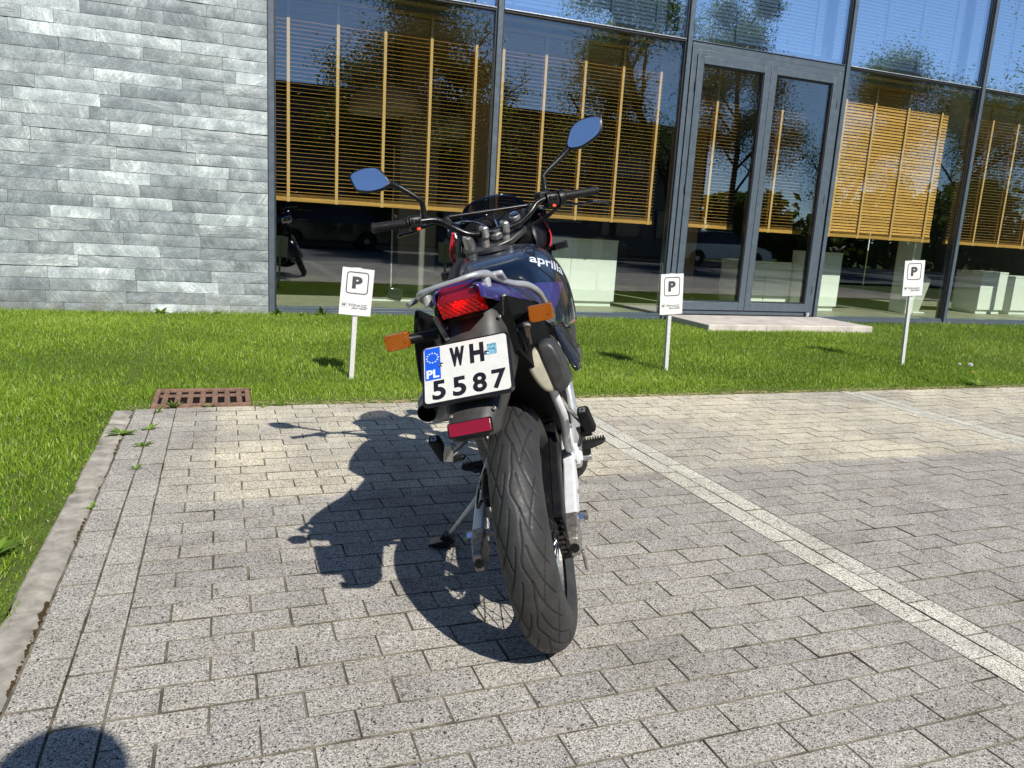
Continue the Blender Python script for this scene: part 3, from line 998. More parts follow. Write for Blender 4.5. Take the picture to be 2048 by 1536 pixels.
# double door in the third bay
def double_door():
    x0, x1 = MULL[2] + 0.055, MULL[3] - 0.055
    o = Vector(((x0 + x1) / 2, YG, 0.075))
    t = tag(empty('double_door', o), 'grey framed glass double door above the concrete step', 'door')
    zt, zb = Z_TR - 0.064, 0.078
    def bx(lo, hi, name, par, mat='frame_grey', bev=0.004):
        return fbox(lo, hi, name, mat, par, bev, o)
    fw = 0.072
    bx((x0, YG - 0.052, zb), (x0 + fw, YG + 0.06, zt), 'jamb', t)
    bx((x1 - fw, YG - 0.052, zb), (x1, YG + 0.06, zt), 'jamb', t)
    bx((x0 + fw + 0.0005, YG - 0.052, zt - fw), (x1 - fw - 0.0005, YG + 0.06, zt), 'head', t)
    bx((x0 + fw + 0.0005, YG - 0.050, zb), (x1 - fw - 0.0005, YG + 0.06, zb + 0.055), 'threshold', t)
    xm = (x0 + x1) / 2
    for s in (-1, 1):
        a, c = (x0 + fw + 0.004, xm - 0.003) if s < 0 else (xm + 0.003, x1 - fw - 0.004)
        za, zc = zb + 0.060, zt - fw - 0.004
        w = 0.092
        leaf = G()
        yf, yb = YG - 0.072, YG + 0.03
        for lo, hi in (((a, yf, za), (a + w, yb, zc)), ((c - w, yf, za), (c, yb, zc)), ((a + w, yf, za), (c - w, yb, za + w + 0.02)), ((a + w, yf, zc - w), (c - w, yb, zc))):
            leaf.b2([p - q for p, q in zip(lo, o)], [p - q for p, q in zip(hi, o)])
        lf = leaf.obj('door_leaf', 'frame_grey', t, smooth=None, bevel=0.004)
        for lo, hi in (((a + w, yf + 0.014, za + w + 0.02), (a + w + 0.014, yb - 0.002, zc - w)), ((c - w - 0.014, yf + 0.014, za + w + 0.02), (c - w, yb - 0.002, zc - w)),
                       ((a + w + 0.014, yf + 0.014, zc - w - 0.014), (c - w - 0.014, yb - 0.002, zc - w)), ((a + w + 0.014, yf + 0.014, za + w + 0.02), (c - w - 0.014, yb - 0.002, za + w + 0.034))):
            bx(lo, hi, 'glazing_bead', lf, 'frame_dark', 0.002)
        bx((a + w + 0.0145, YG - 0.030, za + w + 0.0345), (c - w - 0.0145, YG - 0.020, zc - w - 0.0145), 'pane', lf, 'glass_lower', 0)
        hz = 1.06
        # hinge barrels on the outer stiles
        hx = a - 0.002 if s < 0 else c + 0.002
        for hz in (0.45, 1.7, 2.95):
            h = G().lathe([(0.008, -0.055), (0.008, 0.055)], 10, Matrix.Translation(Vector((hx, YG - 0.077, hz)) - o), 'Z')
            h.obj('hinge', 'frame_grey', lf)
    # clear door stop, a small cup in the right corner of the threshold
    g = G().lathe([(0.022, 0.0), (0.03, 0.055), (0.026, 0.055), (0.019, 0.006)], 14, Matrix.Translation(Vector((x1 - 0.11, YG - 0.085, 0.075)) - o), 'Z')
    g.obj('door_stop', 'frame_bright', t)
    return t
double_door()

st = tag(empty('door_step', (6.73, 8.22, 0)), 'pale weathered concrete slab in the grass below the glass door', 'step')
def slab():
    x0, x1, y0, y1, z = 5.45, 8.0, 7.73, 8.722, 0.070
    n = 3
    for i in range(n):
        a, c = x0 + (x1 - x0) * i / n + (0.0015 if i else 0), x0 + (x1 - x0) * (i + 1) / n - (0.0015 if i < n - 1 else 0)
        g = G().b2((a - 6.73, y0 - 8.22, -0.06), (c - 6.73, y1 - 8.22, z))
        g.obj('slab', 'step_concrete', st, smooth=None, bevel=0.012, seg=3)
slab()

# ------------------------------------------------------------------ blinds
YB = 9.12
def blind(x0, x1, tapes, label, ang=0.0, z_bot=1.215, z_top=3.36, step=0.0425, rail=0.05, wood='blind_wood', tape_mat='blind_tape', y=YB, name='window_blind', group=None, cat='blind'):
    o = Vector(((x0 + x1) / 2, y, z_bot))
    t = tag(empty(name, o), label, cat, group)
    W = x1 - x0
    me = None
    L = W - 0.004
    # slightly crowned slat
    prof = [(-0.025, 0.0), (-0.013, 0.0008), (0.0, 0.0012), (0.013, 0.0008), (0.025, 0.0), (0.025, -0.0022), (-0.025, -0.0022)]
    g = G().rings([[Vector((-L / 2, a, b_)) for a, b_ in prof], [Vector((L / 2, a, b_)) for a, b_ in prof]])
    me = g.mesh('slat', 40)
    me.materials.append(M(wood))
    z = z_bot + 0.052
    k = 0
    while z < z_top - 0.04:
        s = bpy.data.objects.new('slat', me)
        stacked = k < 4
        s.location = (random.uniform(-0.002, 0.002), 0, z - z_bot)
        s.rotation_euler = ((0.0 if stacked else ang + random.uniform(-0.02, 0.02)), random.uniform(-0.0006, 0.0006), 0)
        link(s, t)
        z += 0.0085 if stacked else step
        if k == 3:
            z += 0.02
        k += 1
    g = G().b2((-W / 2, -0.028, 0.0), (W / 2, 0.028, 0.045))
    g.obj('bottom_rail', wood, t, smooth=None, bevel=0.004)
    g = G().b2((-W / 2, -0.03, z_top - z_bot - 0.035), (W / 2, 0.03, z_top - z_bot + 0.01))
    g.obj('head_rail', wood, t, smooth=None, bevel=0.004)
    for tx in tapes:
        lx = tx - o.x
        for s in (-1, 1):
            g = G().b2((lx - 0.016, s * 0.0335 - 0.0008, 0.05), (lx + 0.016, s * 0.0335 + 0.0008, z_top - z_bot - 0.036))
            g.obj('ladder_tape', tape_mat, t, smooth=None)
        g = G().b2((lx - 0.017, -0.0315, -0.004), (lx + 0.017, -0.0290, 0.050))
        g.obj('tape_end', tape_mat, t, smooth=None)
    return t
blind(0.56, 2.90, (0.70, 1.225, 1.745, 2.275, 2.81), 'open wooden slat blind in the window next to the stone wall', ang=0.09)
blind(3.04, 5.36, (3.145, 3.69, 4.215, 4.74, 5.28), 'open wooden slat blind in the window left of the glass door', ang=0.10)
blind(5.62, 6.62, (6.165,), 'open wooden slat blind behind the left leaf of the glass door', ang=0.09)
blind(6.86, 7.80, (7.22,), 'open wooden slat blind behind the right leaf of the glass door', ang=0.09)
blind(8.06, 10.29, (8.30, 8.84, 9.47, 10.13), 'closed honey yellow wooden blind right of the glass door', ang=1.12)
blind(10.62, 12.85, (11.20, 11.75, 12.30), 'open wooden slat blind in the window at the right edge', ang=0.09)
for i in range(5):
    a, c = MULL[i] + 0.08, MULL[i + 1] - 0.08
    blind(a, c, [a + (c - a) * k / 4 for k in (0.4, 1.5, 2.6, 3.7)], ('pale closed blind in the upper window ' + ('above the corner next to the stone wall', 'left of the pane over the glass door', 'directly over the glass door', 'above the closed yellow blind', 'at the top right corner')[i]),
          ang=1.32, z_bot=3.56, z_top=6.4, step=0.046, wood='blind_pale', tape_mat='blind_pale', y=9.18)

# ------------------------------------------------------------------ room behind the glass
sheet('room_floor', 0.47, 17.0, YG + 0.105, 17.0, 0.055, 'room_floor')
def structure_box(name, lo, hi, mat):
    g = G().b2(lo, hi)
    return tag(g.obj(name, mat, None, smooth=None), kind='structure')
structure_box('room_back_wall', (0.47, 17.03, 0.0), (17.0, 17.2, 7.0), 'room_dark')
structure_box('room_left_wall', (0.36, 9.16, 0.0), (0.468, 17.02, 6.9), 'room_wall')
structure_box('room_right_wall', (17.021, 8.74, 0.0), (17.3, 17.02, 7.1), 'room_wall')
structure_box('room_ceiling', (0.475, 9.30, 3.42), (17.0, 17.02, 3.80), 'room_ceiling')
structure_box('floor_edge', (0.475, YG + 0.103, 3.42), (17.0, 9.299, 3.55), 'room_ceiling')
structure_box('roof', (0.475, YG + 0.103, 6.62), (17.0, 17.02, 6.8), 'room_ceiling')
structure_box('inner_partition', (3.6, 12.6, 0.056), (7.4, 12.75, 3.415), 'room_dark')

def cabinet(x0, x1, y0, y1, z1, label, handle=None, doors=2):
    o = Vector(((x0 + x1) / 2, (y0 + y1) / 2, 0.058))
    t = tag(empty('cabinet', o), label, 'cabinet', 'white cabinets behind the glass')
    W, D, H = x1 - x0, y1 - y0, z1 - 0.058
    G().b2((-W / 2 + 0.03, -D / 2 + 0.04, 0.0), (W / 2 - 0.03, D / 2 - 0.02, 0.07)).obj('plinth', 'cabinet_white', t, smooth=None)
    G().b2((-W / 2, -D / 2 + 0.02, 0.0705), (W / 2, D / 2, H - 0.03)).obj('carcass', 'cabinet_white', t, smooth=None, bevel=0.003)
    G().b2((-W / 2 - 0.005, -D / 2 - 0.005, H - 0.029), (W / 2 + 0.005, D / 2, H)).obj('top', 'cabinet_white', t, smooth=None, bevel=0.003)
    for k in range(doors):
        a = -W / 2 + W * k / doors + 0.002
        c = -W / 2 + W * (k + 1) / doors - 0.002
        p = G().b2((a, -D / 2, 0.075), (c, -D / 2 + 0.0195, H - 0.033)).obj('back_panel', 'cabinet_white', t, smooth=None, bevel=0.002)
    if handle:
        G().b2((W / 2 + 0.006, -D / 2 + 0.06, H * 0.32), (W / 2 + 0.026, -D / 2 + 0.08, H * 0.62)).obj('handle', 'pale_wood', t, smooth=None, bevel=0.003)
    return t
cabinet(3.75, 5.15, 9.62, 10.1, 0.98, 'wide white cabinet behind the window, seen past the tank of the motorcycle')
cabinet(7.62, 8.62, 10.15, 10.65, 0.78, 'white cabinet behind the right leaf of the glass door', doors=2)
cabinet(8.64, 9.20, 9.70, 10.2, 0.98, 'white cabinet with a wooden handle right of the glass door', handle=True, doors=1)
cabinet(12.42, 13.05, 9.78, 10.3, 0.80, 'taller white cabinet behind the window at the right edge', doors=1)
cabinet(13.25, 14.3, 9.78, 10.3, 0.74, 'lower white cabinet cut off by the right edge', doors=2)

def leaning_board():
    t = tag(empty('leaning_board', (10.9, 9.75, 0.057)), 'grey board leaning on the floor behind the closed yellow blind window', 'board')
    g = G().box((0, 0, 0.33), (0.42, 0.03, 0.70), rot=Matrix.Rotation(0.42, 3, 'Y') @ Matrix.Rotation(-0.1, 3, 'X'))
    g.obj('panel', 'pale_column', t, smooth=None, bevel=0.004)
    G().b2((-0.10, -0.10, 0.0), (0.16, 0.10, 0.02)).obj('foot', 'cabinet_white', t, smooth=None, bevel=0.004)
leaning_board()
def column(x, y, w, d, mat, label):
    t = tag(G().b2((-w / 2, -d / 2, 0), (w / 2, d / 2, 3.36)).obj('column', mat, None, smooth=None, bevel=0.01), label, 'column')
    t.location = (x, y, 0.057)
column(2.62, 11.2, 0.55, 0.5, 'room_wall', 'grey column inside, behind the blind next to the stone wall')
column(3.30, 10.4, 0.30, 0.4, 'tan_panel', 'tan pillar inside, behind the first mullion')
column(10.62, 9.75, 0.16, 0.35, 'cabinet_white', 'white pillar inside beside the closed yellow blind')
column(7.2, 11.2, 0.35, 0.3, 'tan_panel', 'tan pillar deep inside behind the glass door')

def umbrella_stand():
    t = tag(empty('floor_stand', (2.02, 9.80, 0.057)), 'thin pale pole on a small dark green foot behind the first window', 'stand')
    g = G().box((0.05, 0, 0.10), (0.20, 0.12, 0.15), rot=('Y', 0.18))
    g.obj('foot', 'block_glass', t, smooth=None, bevel=0.03, seg=3)
    G().tube([(0.0, 0, 0.18), (0.0, 0, 1.9)], 0.008, 8).obj('pole', 'pale_column', t)
    G().b2((-0.30, -0.02, 0.0), (0.34, 0.02, 0.02)).obj('base_bar', 'cabinet_white', t, smooth=None)
umbrella_stand()

def pendant(x, y, z, rad, label):
    t = tag(empty('pendant_lamp', (x, y, z)), label, 'lamp', 'dome lamps in the room')
    pr = [(0.03, 0.42), (0.07, 0.40), (rad * 0.55, 0.33), (rad * 0.85, 0.20), (rad, 0.02), (rad * 0.98, 0.0), (rad * 0.83, 0.18), (rad * 0.53, 0.31), (0.05, 0.38)]
    G().lathe(pr, 40, None, 'Z').obj('lamp_shade', 'lampshade', t, smooth=50)
    G().tube([(0, 0, 0.41), (0, 0, 3.42 - z)], 0.006, 6).obj('cord', 'frame_dark', t)
pendant(2.05, 10.6, 2.45, 0.50, 'grey dome lamp hanging behind the first blind, nearer the stone wall')
pendant(3.25, 11.7, 2.30, 0.50, 'grey dome lamp hanging behind the first mullion')
# ------------------------------------------------------------------ motorcycle (local axes: x right, y forward, z up in the leaning frame)
TH, LEAN = math.radians(25.3), math.radians(15.5)
_bf = Vector((math.sin(TH), math.cos(TH), 0))
_br = Vector((math.cos(TH) * math.cos(LEAN), -math.sin(TH) * math.cos(LEAN), math.sin(LEAN)))
_bu = _br.cross(_bf)
_bm = Matrix((_br, _bf, _bu)).transposed().to_4x4()
_bm.translation = (0.827, 1.69, 0.003)
bike = empty('motorcycle', mat=_bm)
tag(bike, 'dark blue and purple trail motorcycle leaning on its side stand, seen from behind', 'motorcycle')
V3 = Vector

def bp(g, name, mat, parent=None, smooth=40, bevel=0.0, seg=2, sub=0, fix=True):
    return g.obj(name, mat, parent or bike, smooth, bevel, seg, sub, fix)

# ---- wheels
def tyre(name, parent, R, a, bb, nth, nac, T, tread):
    """carcass with the tread grooves cut into it"""
    th = np.linspace(0, 2 * np.pi, nth, endpoint=False)
    tt = np.radians(np.linspace(-118, 118, nac))
    TH_, TT = np.meshgrid(th, tt, indexing='ij')
    s = TH_ * R
    lat = TT * a * 1.05
    gro = np.zeros_like(s)
    P = 2 * np.pi * R / 12
    def cut(dist, w):
        return np.clip(1.25 - np.abs(dist) / (w / 2), 0, 1)
    if tread:
        # wavering centre groove with broken side strokes
        c = 0.0065 * np.sin(2 * np.pi * s / P) + 0.003 * np.sin(4 * np.pi * s / P + 0.6) + 0.004
        gro = np.maximum(gro, cut(lat - c, 0.0042))
        for sgn in (-1, 1):
            off = 0.0 if sgn < 0 else 0.5 * P
            for kk in (0, 1):
                u = ((s + off + kk * P * 0.5) / P) % 1.0
                # long stroke that starts by the centre and sweeps to the shoulder
                path = sgn * (0.012 + 0.060 * u ** 1.6)
                gro = np.maximum(gro, cut((lat - path) / np.sqrt(1 + (0.096 * u ** 0.6 / P) ** 2), 0.0040) * (u > 0.06) * (u < 0.93))
                # counter stroke, crossing the first as a lattice on the flank
                if kk == 0:
                    u2 = 1 - u
                    path = sgn * (0.026 + 0.046 * u2 ** 1.1)
                    gro = np.maximum(gro, cut((lat - path) / np.sqrt(1 + (0.05 / P) ** 2), 0.0034) * (u2 > 0.05) * (u2 < 0.95))
    depth = 0.0034 * gro
    x = (a - depth) * np.sin(TT)
    rad = (R - bb) + (bb - depth) * np.cos(TT)
    # sidewall steps inward towards the bead
    x = np.where(np.abs(TT) > 1.75, x * (1 - 0.22 * (np.abs(TT) - 1.75) / 0.31), x)
    co = np.stack([x, rad * np.cos(TH_), rad * np.sin(TH_)], -1).reshape(-1, 3)
    i = np.arange(nth)[:, None]
    j = np.arange(nac - 1)[None, :]
    A = i * nac + j
    B = ((i + 1) % nth) * nac + j
    Fq = np.stack([A, B, B + 1, A + 1], -1).reshape(-1, 4)
    me = bpy.data.meshes.new(name)
    nv, nf = len(co), len(Fq)
    M4 = np.array(T)
    co = co @ M4[:3, :3].T + M4[:3, 3]
    me.vertices.add(nv)
    me.vertices.foreach_set('co', co.reshape(-1).astype(np.float32))
    me.loops.add(nf * 4)
    me.loops.foreach_set('vertex_index', Fq.reshape(-1).astype(np.int32))
    me.polygons.add(nf)
    me.polygons.foreach_set('loop_start', np.arange(0, nf * 4, 4, dtype=np.int32))
    me.polygons.foreach_set('loop_total', np.full(nf, 4, dtype=np.int32))
    me.update(calc_edges=True)
    me.polygons.foreach_set('use_smooth', [True] * nf)
    at = me.attributes.new('groove', 'FLOAT', 'POINT')
    at.data.foreach_set('value', gro.reshape(-1).astype(np.float32))
    me.materials.append(M('tyre_rubber'))
    return link(bpy.data.objects.new(name, me), parent)

def wheel(name, T, R, a, bb, rim_r, res, sprocket_x=None, disc_x=None):
    hub = G()
    hub.lathe([(0.012, -0.075), (0.038, -0.075), (0.042, -0.06), (0.030, -0.045), (0.026, 0.045), (0.042, 0.06), (0.038, 0.075), (0.012, 0.075)], 28, T)
    h = bp(hub, name, 'cast_alu')
    tyre('tyre', h, R, a, bb, res[0], res[1], T, True)
    w = a * 0.80
    rg = G()
    rg.lathe([(rim_r + 0.012, -w), (rim_r + 0.016, -w + 0.006), (rim_r + 0.004, -w + 0.012), (rim_r - 0.008, -w * 0.35), (rim_r - 0.010, 0), (rim_r - 0.008, w * 0.35), (rim_r + 0.004, w - 0.012), (rim_r + 0.016, w - 0.006), (rim_r + 0.012, w),
              (rim_r + 0.002, w), (rim_r - 0.016, w * 0.4), (rim_r - 0.018, 0), (rim_r - 0.016, -w * 0.4), (rim_r + 0.002, -w), (rim_r + 0.012, -w)], 72, T, cap=False)
    bp(rg, 'rim', 'alu', h, smooth=50)
    sg = G()
    n = 36
    for k in range(n):
        side = -1 if k % 2 else 1
        a0 = 2 * math.pi * k / n
        a1 = a0 + (0.62 if (k // 2) % 2 else -0.62)
        p0 = V3((side * 0.058, math.cos(a1) * 0.040, math.sin(a1) * 0.040))
        p1 = V3((side * 0.012, math.cos(a0) * (rim_r - 0.014), math.sin(a0) * (rim_r - 0.014)))
        sg.tube([p0, p1], 0.0019, 5, T)
    bp(sg, 'spokes', 'chrome', h)
    if disc_x is not None:
        dg = G()
        dg.lathe([(0.07, disc_x - 0.002), (0.125, disc_x - 0.0025), (0.125, disc_x + 0.0025), (0.07, disc_x + 0.002)], 48, T, cap=False)
        bp(dg, 'brake_disc', 'steel_worn', h)
    return h
RW = Matrix.Translation((0, 0, 0.32))
rear = wheel('rear_wheel', RW, 0.32, 0.063, 0.076, 0.228, (760, 96), disc_x=-0.085)

# sprocket and chain run on the right
SPX = 0.072
def sprocket(cy, cz, rad, teeth, name):
    prof = []
    for k in range(teeth * 4):
        a = 2 * math.pi * k / (teeth * 4)
        r = rad + (0.006 if k % 4 in (1, 2) else -0.003)
        prof.append((cy + math.cos(a) * r, cz + math.sin(a) * r))
    g = G().prism(prof, SPX - 0.004, SPX + 0.004, None, 'YZ')
    return bp(g, name, 'chain_metal')
sprocket(0.0, 0.32, 0.091, 40, 'rear_sprocket')
def chain():
    pts = []
    r1, r2 = 0.094, 0.042
    y2, z2 = 0.56, 0.40
    a_off = math.atan2(z2 - 0.32, y2)
    for k in range(0, 33):
        a = math.pi / 2 + a_off + math.pi * k / 32
        pts.append((math.cos(a) * r1, 0.32 + math.sin(a) * r1))
    for k in range(0, 17):
        a = -math.pi / 2 + a_off + math.pi * k / 16
        pts.append((y2 + math.cos(a) * r2, z2 + math.sin(a) * r2))
    pts.append(pts[0])
    # walk the loop one link pitch at a time
    seg = [0.0]
    for p, q in zip(pts, pts[1:]):
        seg.append(seg[-1] + math.hypot(q[0] - p[0], q[1] - p[1]))
    n = int(seg[-1] / 0.0159)
    def at(d):
        d %= seg[-1]
        for i in range(len(seg) - 1):
            if d <= seg[i + 1]:
                f = (d - seg[i]) / max(1e-9, seg[i + 1] - seg[i])
                return V3((0, pts[i][0] + (pts[i + 1][0] - pts[i][0]) * f, pts[i][1] + (pts[i + 1][1] - pts[i][1]) * f))
    g = G()
    for i in range(n):
        p, q = at(i * seg[-1] / n), at((i + 1) * seg[-1] / n)
        d = (q - p)
        c = (p + q) / 2
        ang = math.atan2(d.z, d.y)
        R3 = Matrix.Rotation(ang, 3, 'X')
        w = 0.0115 if i % 2 else 0.0080
        for s in (-1, 1):
            g.box((SPX + s * w, c.y, c.z), (0.002, 0.023, 0.0135), rot=R3)
        g.lathe([(0.0055, -0.0125), (0.0055, 0.0125)], 8, Matrix.Translation((SPX, p.y, p.z)))
    return bp(g, 'chain', 'chain_metal', smooth=None)
chain()

# ---- swingarm
def arm(path, name, mat='white_silver'):
    """box-section arm: path of (y, x centre, z centre, width, height)"""
    rings = []
    for y, x, z, w, h in path:
        rings.append([V3((x + a * w / 2, y, z + b_ * h / 2)) for a, b_ in ((-1, -1), (1, -1), (1, 1), (-1, 1))])
    return bp(G().rings(rings), name, mat, smooth=None, bevel=0.006, seg=3)
sa = arm([(0.58, 0.092, 0.415, 0.040, 0.075), (0.40, 0.094, 0.385, 0.036, 0.070), (0.26, 0.098, 0.352, 0.034, 0.066), (0.10, 0.096, 0.320, 0.034, 0.060), (0.0, 0.096, 0.305, 0.034, 0.056)], 'swingarm_right')
sa.name = 'swingarm'
arm([(0.58, -0.105, 0.415, 0.040, 0.075), (0.38, -0.140, 0.385, 0.034, 0.070), (0.20, -0.156, 0.345, 0.032, 0.066), (0.0, -0.152, 0.305, 0.031, 0.056)], 'swingarm')
bp(G().tube([(-0.12, 0.56, 0.41), (0.10, 0.56, 0.41)], 0.030, 14), 'swingarm_pivot', 'black_metal')
bp(G().box((0.0, 0.45, 0.40), (0.2, 0.05, 0.06)), 'swingarm_bridge', 'silver_paint', smooth=None, bevel=0.008)
for s, x in ((1, 0.097), (-1, -0.149)):
    c = G().rings([[V3((x + a * w, y, z)) for a, z in ((-1, z0), (1, z0), (1, z1), (-1, z1))] for y, w, z0, z1 in ((0.003, 0.0175, 0.272, 0.336), (-0.03, 0.0175, 0.262, 0.326), (-0.088, 0.0125, 0.252, 0.300))])
    cap = bp(c, 'axle_adjuster', 'steel_worn', smooth=None, bevel=0.004)
    T = Matrix.Translation((x, -0.0885, 0.275))
    bp(G().lathe([(0.012, -0.004), (0.012, 0.002), (0.006, 0.002), (0.006, 0.004)], 18, T @ Matrix.Rotation(math.pi, 4, 'Z'), 'Y'), 'adjuster_bolt', 'black_metal', cap)
    bp(G().lathe([(0.013, 0.0), (0.013, 0.014), (0.008, 0.014), (0.008, 0.02)], 6, Matrix.Translation((x + s * 0.018, 0.0, 0.318)) @ (Matrix.Identity(4) if s > 0 else Matrix.Rotation(math.pi, 4, 'Z'))), 'axle_nut', 'chrome', cap)
bp(G().lathe([(0.011, 0.0), (0.013, 0.004), (0.013, 0.020), (0.010, 0.022)], 14, Matrix.Translation((0.114, 0.05, 0.303))), 'stand_bobbin', 'rubber')
bp(G().box((0.113, -0.055, 0.225), (0.008, 0.012, 0.06), rot=('X', 0.2)), 'chain_adjuster_tail', 'steel_worn', smooth=None, bevel=0.003)
bp(G().tube([(0.03, 0.01, 0.32), (0.14, 0.0, 0.32)], 0.010, 10).tube([(-0.03, 0.0, 0.32), (-0.19, 0.0, 0.32)], 0.010, 10), 'axle', 'steel_worn')

# ---- chain guard: ribbed black cover
def chain_guard():
    rings = []
    for y, z, w in ((0.30, 0.508, 0.016), (0.22, 0.500, 0.021), (0.19, 0.494, 0.023), (0.05, 0.452, 0.023), (-0.09, 0.392, 0.024), (-0.115, 0.378, 0.022)):
        xc = 0.065
        prof = [(-w, -0.045), (-w, 0.0), (-w * 0.86, 0.008), (-w * 0.15, 0.011), (-w * 0.10, 0.0075), (0.05 * w, 0.0075), (w * 0.10, 0.011), (w * 0.86, 0.006), (w, -0.002), (w + 0.002, -0.042), (w - 0.003, -0.042), (w - 0.004, -0.004), (-w + 0.003, -0.002), (-w + 0.003, -0.045)]
        rings.append([V3((xc + a, y, z + b_ - 0.004)) for a, b_ in prof])
    o = bp(G().rings(rings), 'chain_guard', 'black_plastic', smooth=30)
    bp(G().box((0.086, 0.02, 0.40), (0.006, 0.06, 0.05), rot=('X', 0.5)), 'guard_bracket', 'black_plastic', o, smooth=None, bevel=0.004)
chain_guard()

# ---- mudguard under the tail, number plate hanger and lower tongue
def loft(secs, name, mat, parent=None, smooth=50, sub=0, cap=True, bevel=0.0):
    """secs: list of (y, [(x, z), ...])"""
    return bp(G().rings([[V3((x, y, z)) for x, z in p] for y, p in secs], cap), name, mat, parent, smooth, bevel, 2, sub)
def shell(rows, name, mat, thick=0.006, parent=None, smooth=45, sub=1):
    """rows of points -> sheet with real thickness"""
    g = G()
    nu, nv = len(rows), len(rows[0])
    g.grid(lambda u, v: V3(rows[round(u * (nu - 1))][round(v * (nv - 1))]), nu, nv)
    o = bp(g, name, mat, parent, smooth, fix=False)
    if sub:
        sd = o.modifiers.new('sub', 'SUBSURF'); sd.levels = sub; sd.render_levels = sub
    so = o.modifiers.new('solid', 'SOLIDIFY'); so.thickness = thick; so.offset = 0
    return o
PX = -0.028
mud = shell([
    [(-0.080, -0.10, 0.925), (-0.078, -0.16, 0.935), (-0.03, -0.17, 0.940), (0.03, -0.17, 0.938), (0.062, -0.15, 0.925), (0.075, -0.06, 0.90)],
    [(-0.088, -0.14, 0.875), (-0.084, -0.195, 0.890), (-0.035, -0.208, 0.895), (0.025, -0.208, 0.897), (0.064, -0.185, 0.890), (0.082, -0.08, 0.855)],
    [(-0.092, -0.19, 0.830), (-0.088, -0.215, 0.848), (-0.04, -0.222, 0.855), (0.02, -0.222, 0.855), (0.062, -0.205, 0.848), (0.078, -0.12, 0.81)],
    [(-0.092, -0.25, 0.765), (-0.088, -0.280, 0.775), (-0.04, -0.285, 0.780), (0.005, -0.285, 0.780), (0.045, -0.270, 0.775), (0.056, -0.20, 0.75)],
    [(-0.092, -0.285, 0.715), (-0.088, -0.330, 0.722), (-0.042, -0.335, 0.724), (-0.005, -0.335, 0.724), (0.030, -0.325, 0.722), (0.038, -0.26, 0.71)],
    [(-0.086, -0.315, 0.682), (-0.083, -0.362, 0.690), (-0.045, -0.366, 0.693), (-0.02, -0.366, 0.693), (0.012, -0.360, 0.690), (0.022, -0.29, 0.68)],
    [(-0.084, -0.325, 0.660), (-0.080, -0.374, 0.663), (-0.045, -0.378, 0.664), (-0.025, -0.378, 0.664), (0.008, -0.372, 0.663), (0.016, -0.30, 0.655)],
], 'rear_mudguard', 'grey_plastic', 0.005)
# red reflector on the tongue
def quad_frame(o, ux, uy):
    ux, uy = V3(ux).normalized(), V3(uy).normalized()
    return V3(o), ux, uy, ux.cross(uy).normalized()
rt = 0.42
Ro, Rx, Ry, Rn = quad_frame((-0.035, -0.383, 0.690), (1, 0.0, 0.0), (0, math.sin(rt), math.cos(rt)))
def on_frame(fr, u, v, w=0.0):
    return fr[0] + fr[1] * u + fr[2] * v + fr[3] * w
FRM = (Ro, Rx, Ry, Rn)
rr_ = rounded_rect(0.094, 0.032, 0.004, 3)
g = G().rings([[on_frame(FRM, a, c, w) for a, c in rr_] for w in (-0.006, 0.0)])
refl_base = bp(g, 'reflector_base', 'black_plastic', mud, smooth=None)
rr_ = rounded_rect(0.088, 0.027, 0.003, 3)
g = G().rings([[on_frame(FRM, a, c, w) for a, c in rr_] for w in (0.0004, 0.004)])
bp(g, 'reflector', 'reflector_red', mud, smooth=None, bevel=0.001)

# ---- number plate
pt = 0.78
PF = quad_frame((PX, -0.312, 0.800), (1, -0.02, 0.0), (0, math.sin(pt), math.cos(pt)))
g = G().rings([[on_frame(PF, a, c, w) for a, c in rounded_rect(0.196, 0.156, 0.012, 5)] for w in (-0.004, 0.0)])
holder = bp(g, 'number_plate', 'plate_black', smooth=None, bevel=0.001)
g = G().rings([[on_frame(PF, a, c, w) for a, c in rounded_rect(0.190, 0.150, 0.010, 5)] for w in (0.0003, 0.0022)])
bp(g, 'rim', 'plate_black', holder, smooth=None, bevel=0.0008)
g = G().rings([[on_frame(PF, a, c, w) for a, c in rounded_rect(0.183, 0.143, 0.008, 5)] for w in (0.0024, 0.0029)])
bp(g, 'white_field', 'plate_white', holder, smooth=None)
def PT(lift):
    return lambda u, v: on_frame(PF, u / 1000, v / 1000, lift)
def flat_rect(u0, u1, v0, v1, lift):
    f = PT(lift)
    return G().add([f(u0, v0), f(u1, v0), f(u1, v1), f(u0, v1)], [(0, 1, 2, 3)])
eu = bp(flat_rect(-89.5, -55, -14, 69.5, 0.0032), 'country_band', 'plate_blue', holder, smooth=None, fix=False)
g = G()
for k in range(12):
    a = 2 * math.pi * k / 12
    cu, cv = -72.3 + 12.5 * math.sin(a), 43 + 12.5 * math.cos(a)
    star = []
    for j in range(10):
        r = 2.6 if j % 2 == 0 else 1.1
        star.append(on_frame(PF, (cu + r * math.sin(j * math.pi / 5)) / 1000, (cv + r * math.cos(j * math.pi / 5)) / 1000, 0.0035))
    g.add(star + [on_frame(PF, cu / 1000, cv / 1000, 0.0035)], [(j, (j + 1) % 10, 10) for j in range(10)])
bp(g, 'stars', 'star_white', holder, smooth=None, fix=False)
g = G()
place_text(g, 'PL', -86.5, -58.5, -9.5, 12, PT(0.0035), 0.035)
bp(g, 'country_letters', 'decal_white', holder, smooth=None, fix=False)
